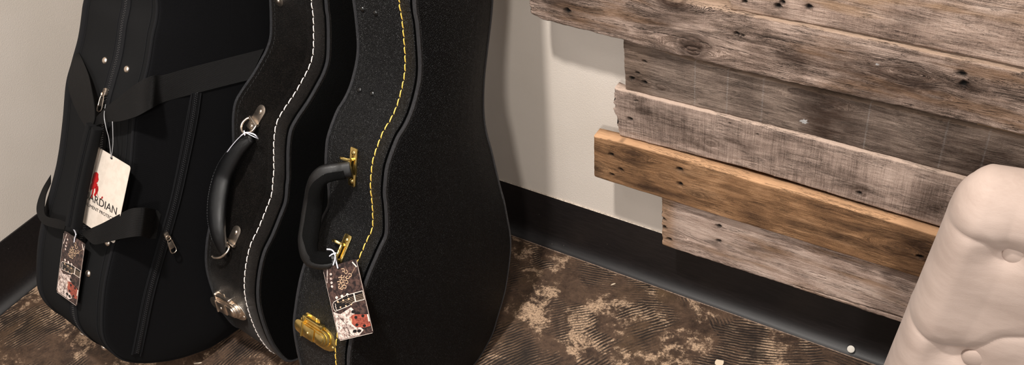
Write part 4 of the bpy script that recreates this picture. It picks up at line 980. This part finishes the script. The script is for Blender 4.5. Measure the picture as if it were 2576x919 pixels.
hp_ = gc(*px_uv(gc, (281, 398)), .001)
cord(gt, base, [W1b((266, 262, .016)), W1b((262, 290, .040)), W1b((266, 318, .042)), W1b((274, 350, .034)), hp_], .0006, M['clear'])
cord(gt, base, [W1b((283, 306, .034)), W1b((284, 335, .032)), W1b((284, 365, .028)), hp_], .0006, M['clear'])
# loose white tie on the nickel case handle
tb = W2b((620, 338, .030)); tie = empty('cord_tie', 'thin white cord tied around the top of the crescent leather handle', 'cord', Matrix.Translation(Vector(tb)))
cord(tie, tb, [W2b((649, 349, .020)), W2b((642, 340, .028)), W2b((630, 335, .030)), W2b((618, 334, .030)), W2b((606, 342, .026))], .0012, M['plastic'], 'loop')
cord(tie, tb, [W2b((650, 350, .020)), W2b((640, 345, .030)), W2b((626, 338, .032)), W2b((616, 333, .030))], .0008, M['plastic'], 'loop')
cord(tie, tb, [W2b((614, 329, .030)), W2b((616, 341, .032))], .0011, M['plastic'], 'knot', 8)
cord(tie, tb, [W2b((614, 336, .030)), W2b((598, 350, .030)), W2b((578, 374, .032)), W2b((560, 402, .034)), W2b((547, 425, .034))], .0007, M['plastic'], 'tail')

# ------------------------------------------------------------------ tufted velvet sofa arm
PSI = .14; SO = hit((2435, 430), 1, -.34); un = np.array([math.cos(PSI), math.sin(PSI), 0]); wn = np.array([math.sin(PSI), -math.cos(PSI), 0])
def sofa_uv(p, w=0.0):
    d = ray(p); o = SO + wn * w; t = ((o - CAM) @ wn) / (d @ wn); q = CAM + d * t - SO; return q @ un, q[2]

U0, VT, RL, RT, DL, DT, UM, VB = .003, -.039, .030, .050, .050, .050, .48, .02 - SO[2]
def skew(v): return .098 * min(v, 0) if v > -.5 else -.049
na, nb = 22, 30; us = np.concatenate([np.linspace(0, 1, na), 1 + np.arange(1, int((UM - RL) / .0021))]); vs_ = np.concatenate([np.linspace(0, 1, nb), 1 + np.arange(1, int((VT - VB - RT) / .0024))])
UU = np.zeros((len(us), len(vs_))); VV = UU.copy(); WW = UU.copy()
for i, a_ in enumerate(us):
    for j, b_ in enumerate(vs_):
        a = 1 - a_ if a_ <= 1 else 0; b = 1 - b_ if b_ <= 1 else 0
        a, b = math.sin(a * math.pi / 2), math.sin(b * math.pi / 2)
        ap, bp_ = a * math.sqrt(1 - b * b / 2), b * math.sqrt(1 - a * a / 2); g2 = ap * ap + bp_ * bp_
        D_ = (DL * ap * ap + DT * bp_ * bp_) / g2 if g2 > 1e-9 else 0
        u = RL * (1 - ap) + (a_ - 1) * .0021 * (a_ > 1); v = VT - RT * (1 - bp_) - (b_ - 1) * .0024 * (b_ > 1)
        UU[i, j] = U0 + u; VV[i, j] = v; WW[i, j] = -D_ * (1 - math.sqrt(max(0, 1 - g2)))
pitch_u, pitch_v = .172, .173
b1 = sofa_uv((2556, 673)); b2 = sofa_uv((2451, 921)); btn = []
for r_ in range(4):
    for c_ in range(3):
        u = b1[0] + (b2[0] - b1[0]) * r_ + c_ * pitch_u; v = b1[1] + (b2[1] - b1[1]) * r_
        btn.append((u, v))
lines = []      # (polyline, depth, width)
lp1 = [sofa_uv(p) for p in [(2534, 668), (2520, 652), (2495, 628), (2460, 613), (2426, 607), (2386, 611), (2350, 625)]]
lp2 = [sofa_uv(p) for p in [(2430, 915), (2412, 899), (2384, 880), (2347, 860), (2307, 848), (2279, 847), (2251, 860), (2232, 880)]]
lp2r = [sofa_uv(p) for p in [(2471, 914), (2516, 891), (2576, 868)]]; lp2r.append((b2[0] + pitch_u * .6, lp2r[-1][1] + .008)); lp2r.append((b2[0] + pitch_u, b2[1]))
lines += [(lp1, .0052, .0042), (lp2, .0060, .0040), (lp2r, .0060, .0042)]
for r_ in range(4):
    for c_ in range(3):
        u, v = btn[r_ * 3 + c_]
        if not (r_ == 1 and c_ == 0) and c_ < 2: lines.append(([(u, v), (u + pitch_u * .3, v + .03), (u + pitch_u * .7, v + .03), (u + pitch_u, v)], .0055, .0042))
        if r_ > 1 and c_ == 0: lines.append(([(u, v), (u - .04, v + .018), (u - .09, v + .02)], .0055, .004))
        if r_ == 0: lines.append(([(u, v), (u - .008, v + .03), (u - .010, v + .058)], .0035, .007))
        if r_ < 3: lines.append(([(u, v), (u - .005, v - .09), btn[r_ * 3 + 3 + c_]], .0022, .012))
DD = np.zeros_like(UU)
for pl, dep, wid in lines:
    P2 = spline(np.array(pl), 60); lo = P2.min(0) - .05; hi = P2.max(0) + .05
    msk = (UU > lo[0]) & (UU < hi[0]) & (VV > lo[1]) & (VV < hi[1]); ii_ = np.where(msk)
    d = np.full(len(ii_[0]), 9.0)
    for a, b in zip(P2[:-1], P2[1:]):
        ab = b - a; px_ = UU[ii_] - a[0]; py_ = VV[ii_] - a[1]; tt = np.clip((px_ * ab[0] + py_ * ab[1]) / (ab @ ab + 1e-12), 0, 1)
        d = np.minimum(d, np.hypot(px_ - ab[0] * tt, py_ - ab[1] * tt))
    DD[ii_] = np.maximum(DD[ii_], dep * (.55 * np.exp(-d / wid) + .45 * np.exp(-(d / (wid * 4)) ** 2)))
for u, v in btn:
    d = np.hypot(UU - u, VV - v); DD = np.maximum(DD, 0) + .012 * np.exp(-(d / .026) ** 2) + .006 * np.exp(-(d / .011) ** 2)
DD -= .004 * (vnoise(UU * 9, VV * 9, 4) - .5)
for j in range(len(vs_)):
    k = np.array([skew(v) for v in VV[:, j]]); UU[:, j] += k * np.clip(1 - (UU[:, j] - U0) / .25, 0, 1)
WW -= DD
def sp(u, v, w): return un * u + wn * w + EZ * v
nu, nvv = UU.shape; V = [sp(UU[i, j], VV[i, j], WW[i, j]) for i in range(nu) for j in range(nvv)]; Fc = []
for i in range(nu - 1):
    for j in range(nvv - 1): Fc.append((i * nvv + j, i * nvv + j + 1, (i + 1) * nvv + j + 1, (i + 1) * nvv + j))
border = [(0, j) for j in range(nvv - 1, -1, -1)] + [(i, 0) for i in range(1, nu)] + [(nu - 1, j) for j in range(1, nvv)] + [(i, nvv - 1) for i in range(nu - 2, 0, -1)]
k0 = len(V); nbr = len(border)
NR = 9
for kk in range(1, NR + 1):
    an = math.pi / 2 * kk / (NR + .3); d = -.05 - .05 * math.sin(an); it = .05 * (1 - math.cos(an)); il = .035 * (1 - math.cos(an))
    for i, j in border:
        tt_ = max(0.0, 1 - us[i]) if us[i] < 1 else 0.0; vv_ = max(0.0, 1 - vs_[j]) if vs_[j] < 1 else 0.0
        du = il * (1 if i == 0 else math.sin(tt_ * math.pi / 2) * (j == 0)); dv = it * (1 if j == 0 else math.sin(vv_ * math.pi / 2) * (i == 0))
        w0 = WW[i, j]; V.append(sp(UU[i, j] + du, VV[i, j] - dv, w0 + (d + .05)))
for q in range(nbr):
    r_ = (q + 1) % nbr; a = border[q][0] * nvv + border[q][1]; b = border[r_][0] * nvv + border[r_][1]
    Fc.append((a, b, k0 + r_, k0 + q))
    for z in range(NR - 1): Fc.append((k0 + z * nbr + q, k0 + z * nbr + r_, k0 + (z + 1) * nbr + r_, k0 + (z + 1) * nbr + q))
Fc.append(tuple(k0 + (NR - 1) * nbr + q for q in range(nbr)))
SB = np.array([SO[0], SO[1], 0.0]); off = np.array([0, 0, SO[2]])
sofa = empty('tufted_sofa', 'blush beige velvet sofa end with deep button tufting, in front of the boards', 'sofa', Matrix.Translation(Vector(SB)))
obj('tufted_panel', [v + off for v in V], Fc, M['velvet'], sofa, smooth='all')
for u, v in btn:
    i = np.argmin((UU - u) ** 2 + (VV - v) ** 2); w_ = WW.ravel()[i]
    mb = MB(); mb.add(*dome_vf(sp(u, v, w_ - .001) + off, un, EZ, wn, .0150, .0055, 20, 6)); mb.build('button', M['velvet'], sofa, smooth='all')
for u in (.03, .44):
    for w_ in (-.030, -.072):
        mb = MB(); mb.add(*tube_vf([sp(u, 0, w_) * [1, 1, 0] + EZ * z for z in (0, .015, .04)], [.009, .012, .015], seg=12, up=(1, 0, 0))); mb.build('leg', M['dark'], sofa)

# ------------------------------------------------------------------ small litter on the floor and marks on the baseboard
def flake(label, cat, p, r, el=1.0, ang=0.0, hh=.0012, m=None):
    q = hit(p, 2, 0.0); P = [(r * el * math.cos(a) * rr_, r * math.sin(a) * rr_) for a, rr_ in zip(np.linspace(0, 2 * math.pi, 9, endpoint=False), rng.uniform(.75, 1.15, 9))]
    ca, sa = math.cos(ang), math.sin(ang); v, f = prism_vf(P, 0, hh, .0003, np.zeros(3), np.array([ca, sa, 0]), np.array([-sa, ca, 0]), EZ)
    o = obj(cat.replace(' ', '_'), v, f, m or M['lead'], None, smooth=False); o.location = (q[0], q[1], .0002); o['label'] = label; o['category'] = cat; return o
flake('pale square wood chip on the floor by the lower picture edge', 'wood chip', (1810, 914), .0075, 1.2, .4)
flake('pale sliver of wood on the floor beside the baseboard right of the black case', 'wood splinter', (1543, 716), .0014, 4.2, .9)
flake('pale sliver of wood on the floor between the fabric case and the middle case', 'wood splinter', (497, 915), .0018, 5.0, .6)
v, f = dome_vf(np.zeros(3), EX, EZ * .75 + EY * .66, EZ * .66 - EY * .75, .0066, .0008, 14, 3)
q = hit((2141, 878), 1, WY - .019); o = obj('sticker', v, f, m_plain('white_sticker', (206, 200, 190), .6)); o.location = q + np.array([0, -.001, 0]); o['label'] = 'small round white sticker low on the dark baseboard near the sofa'; o['category'] = 'sticker'
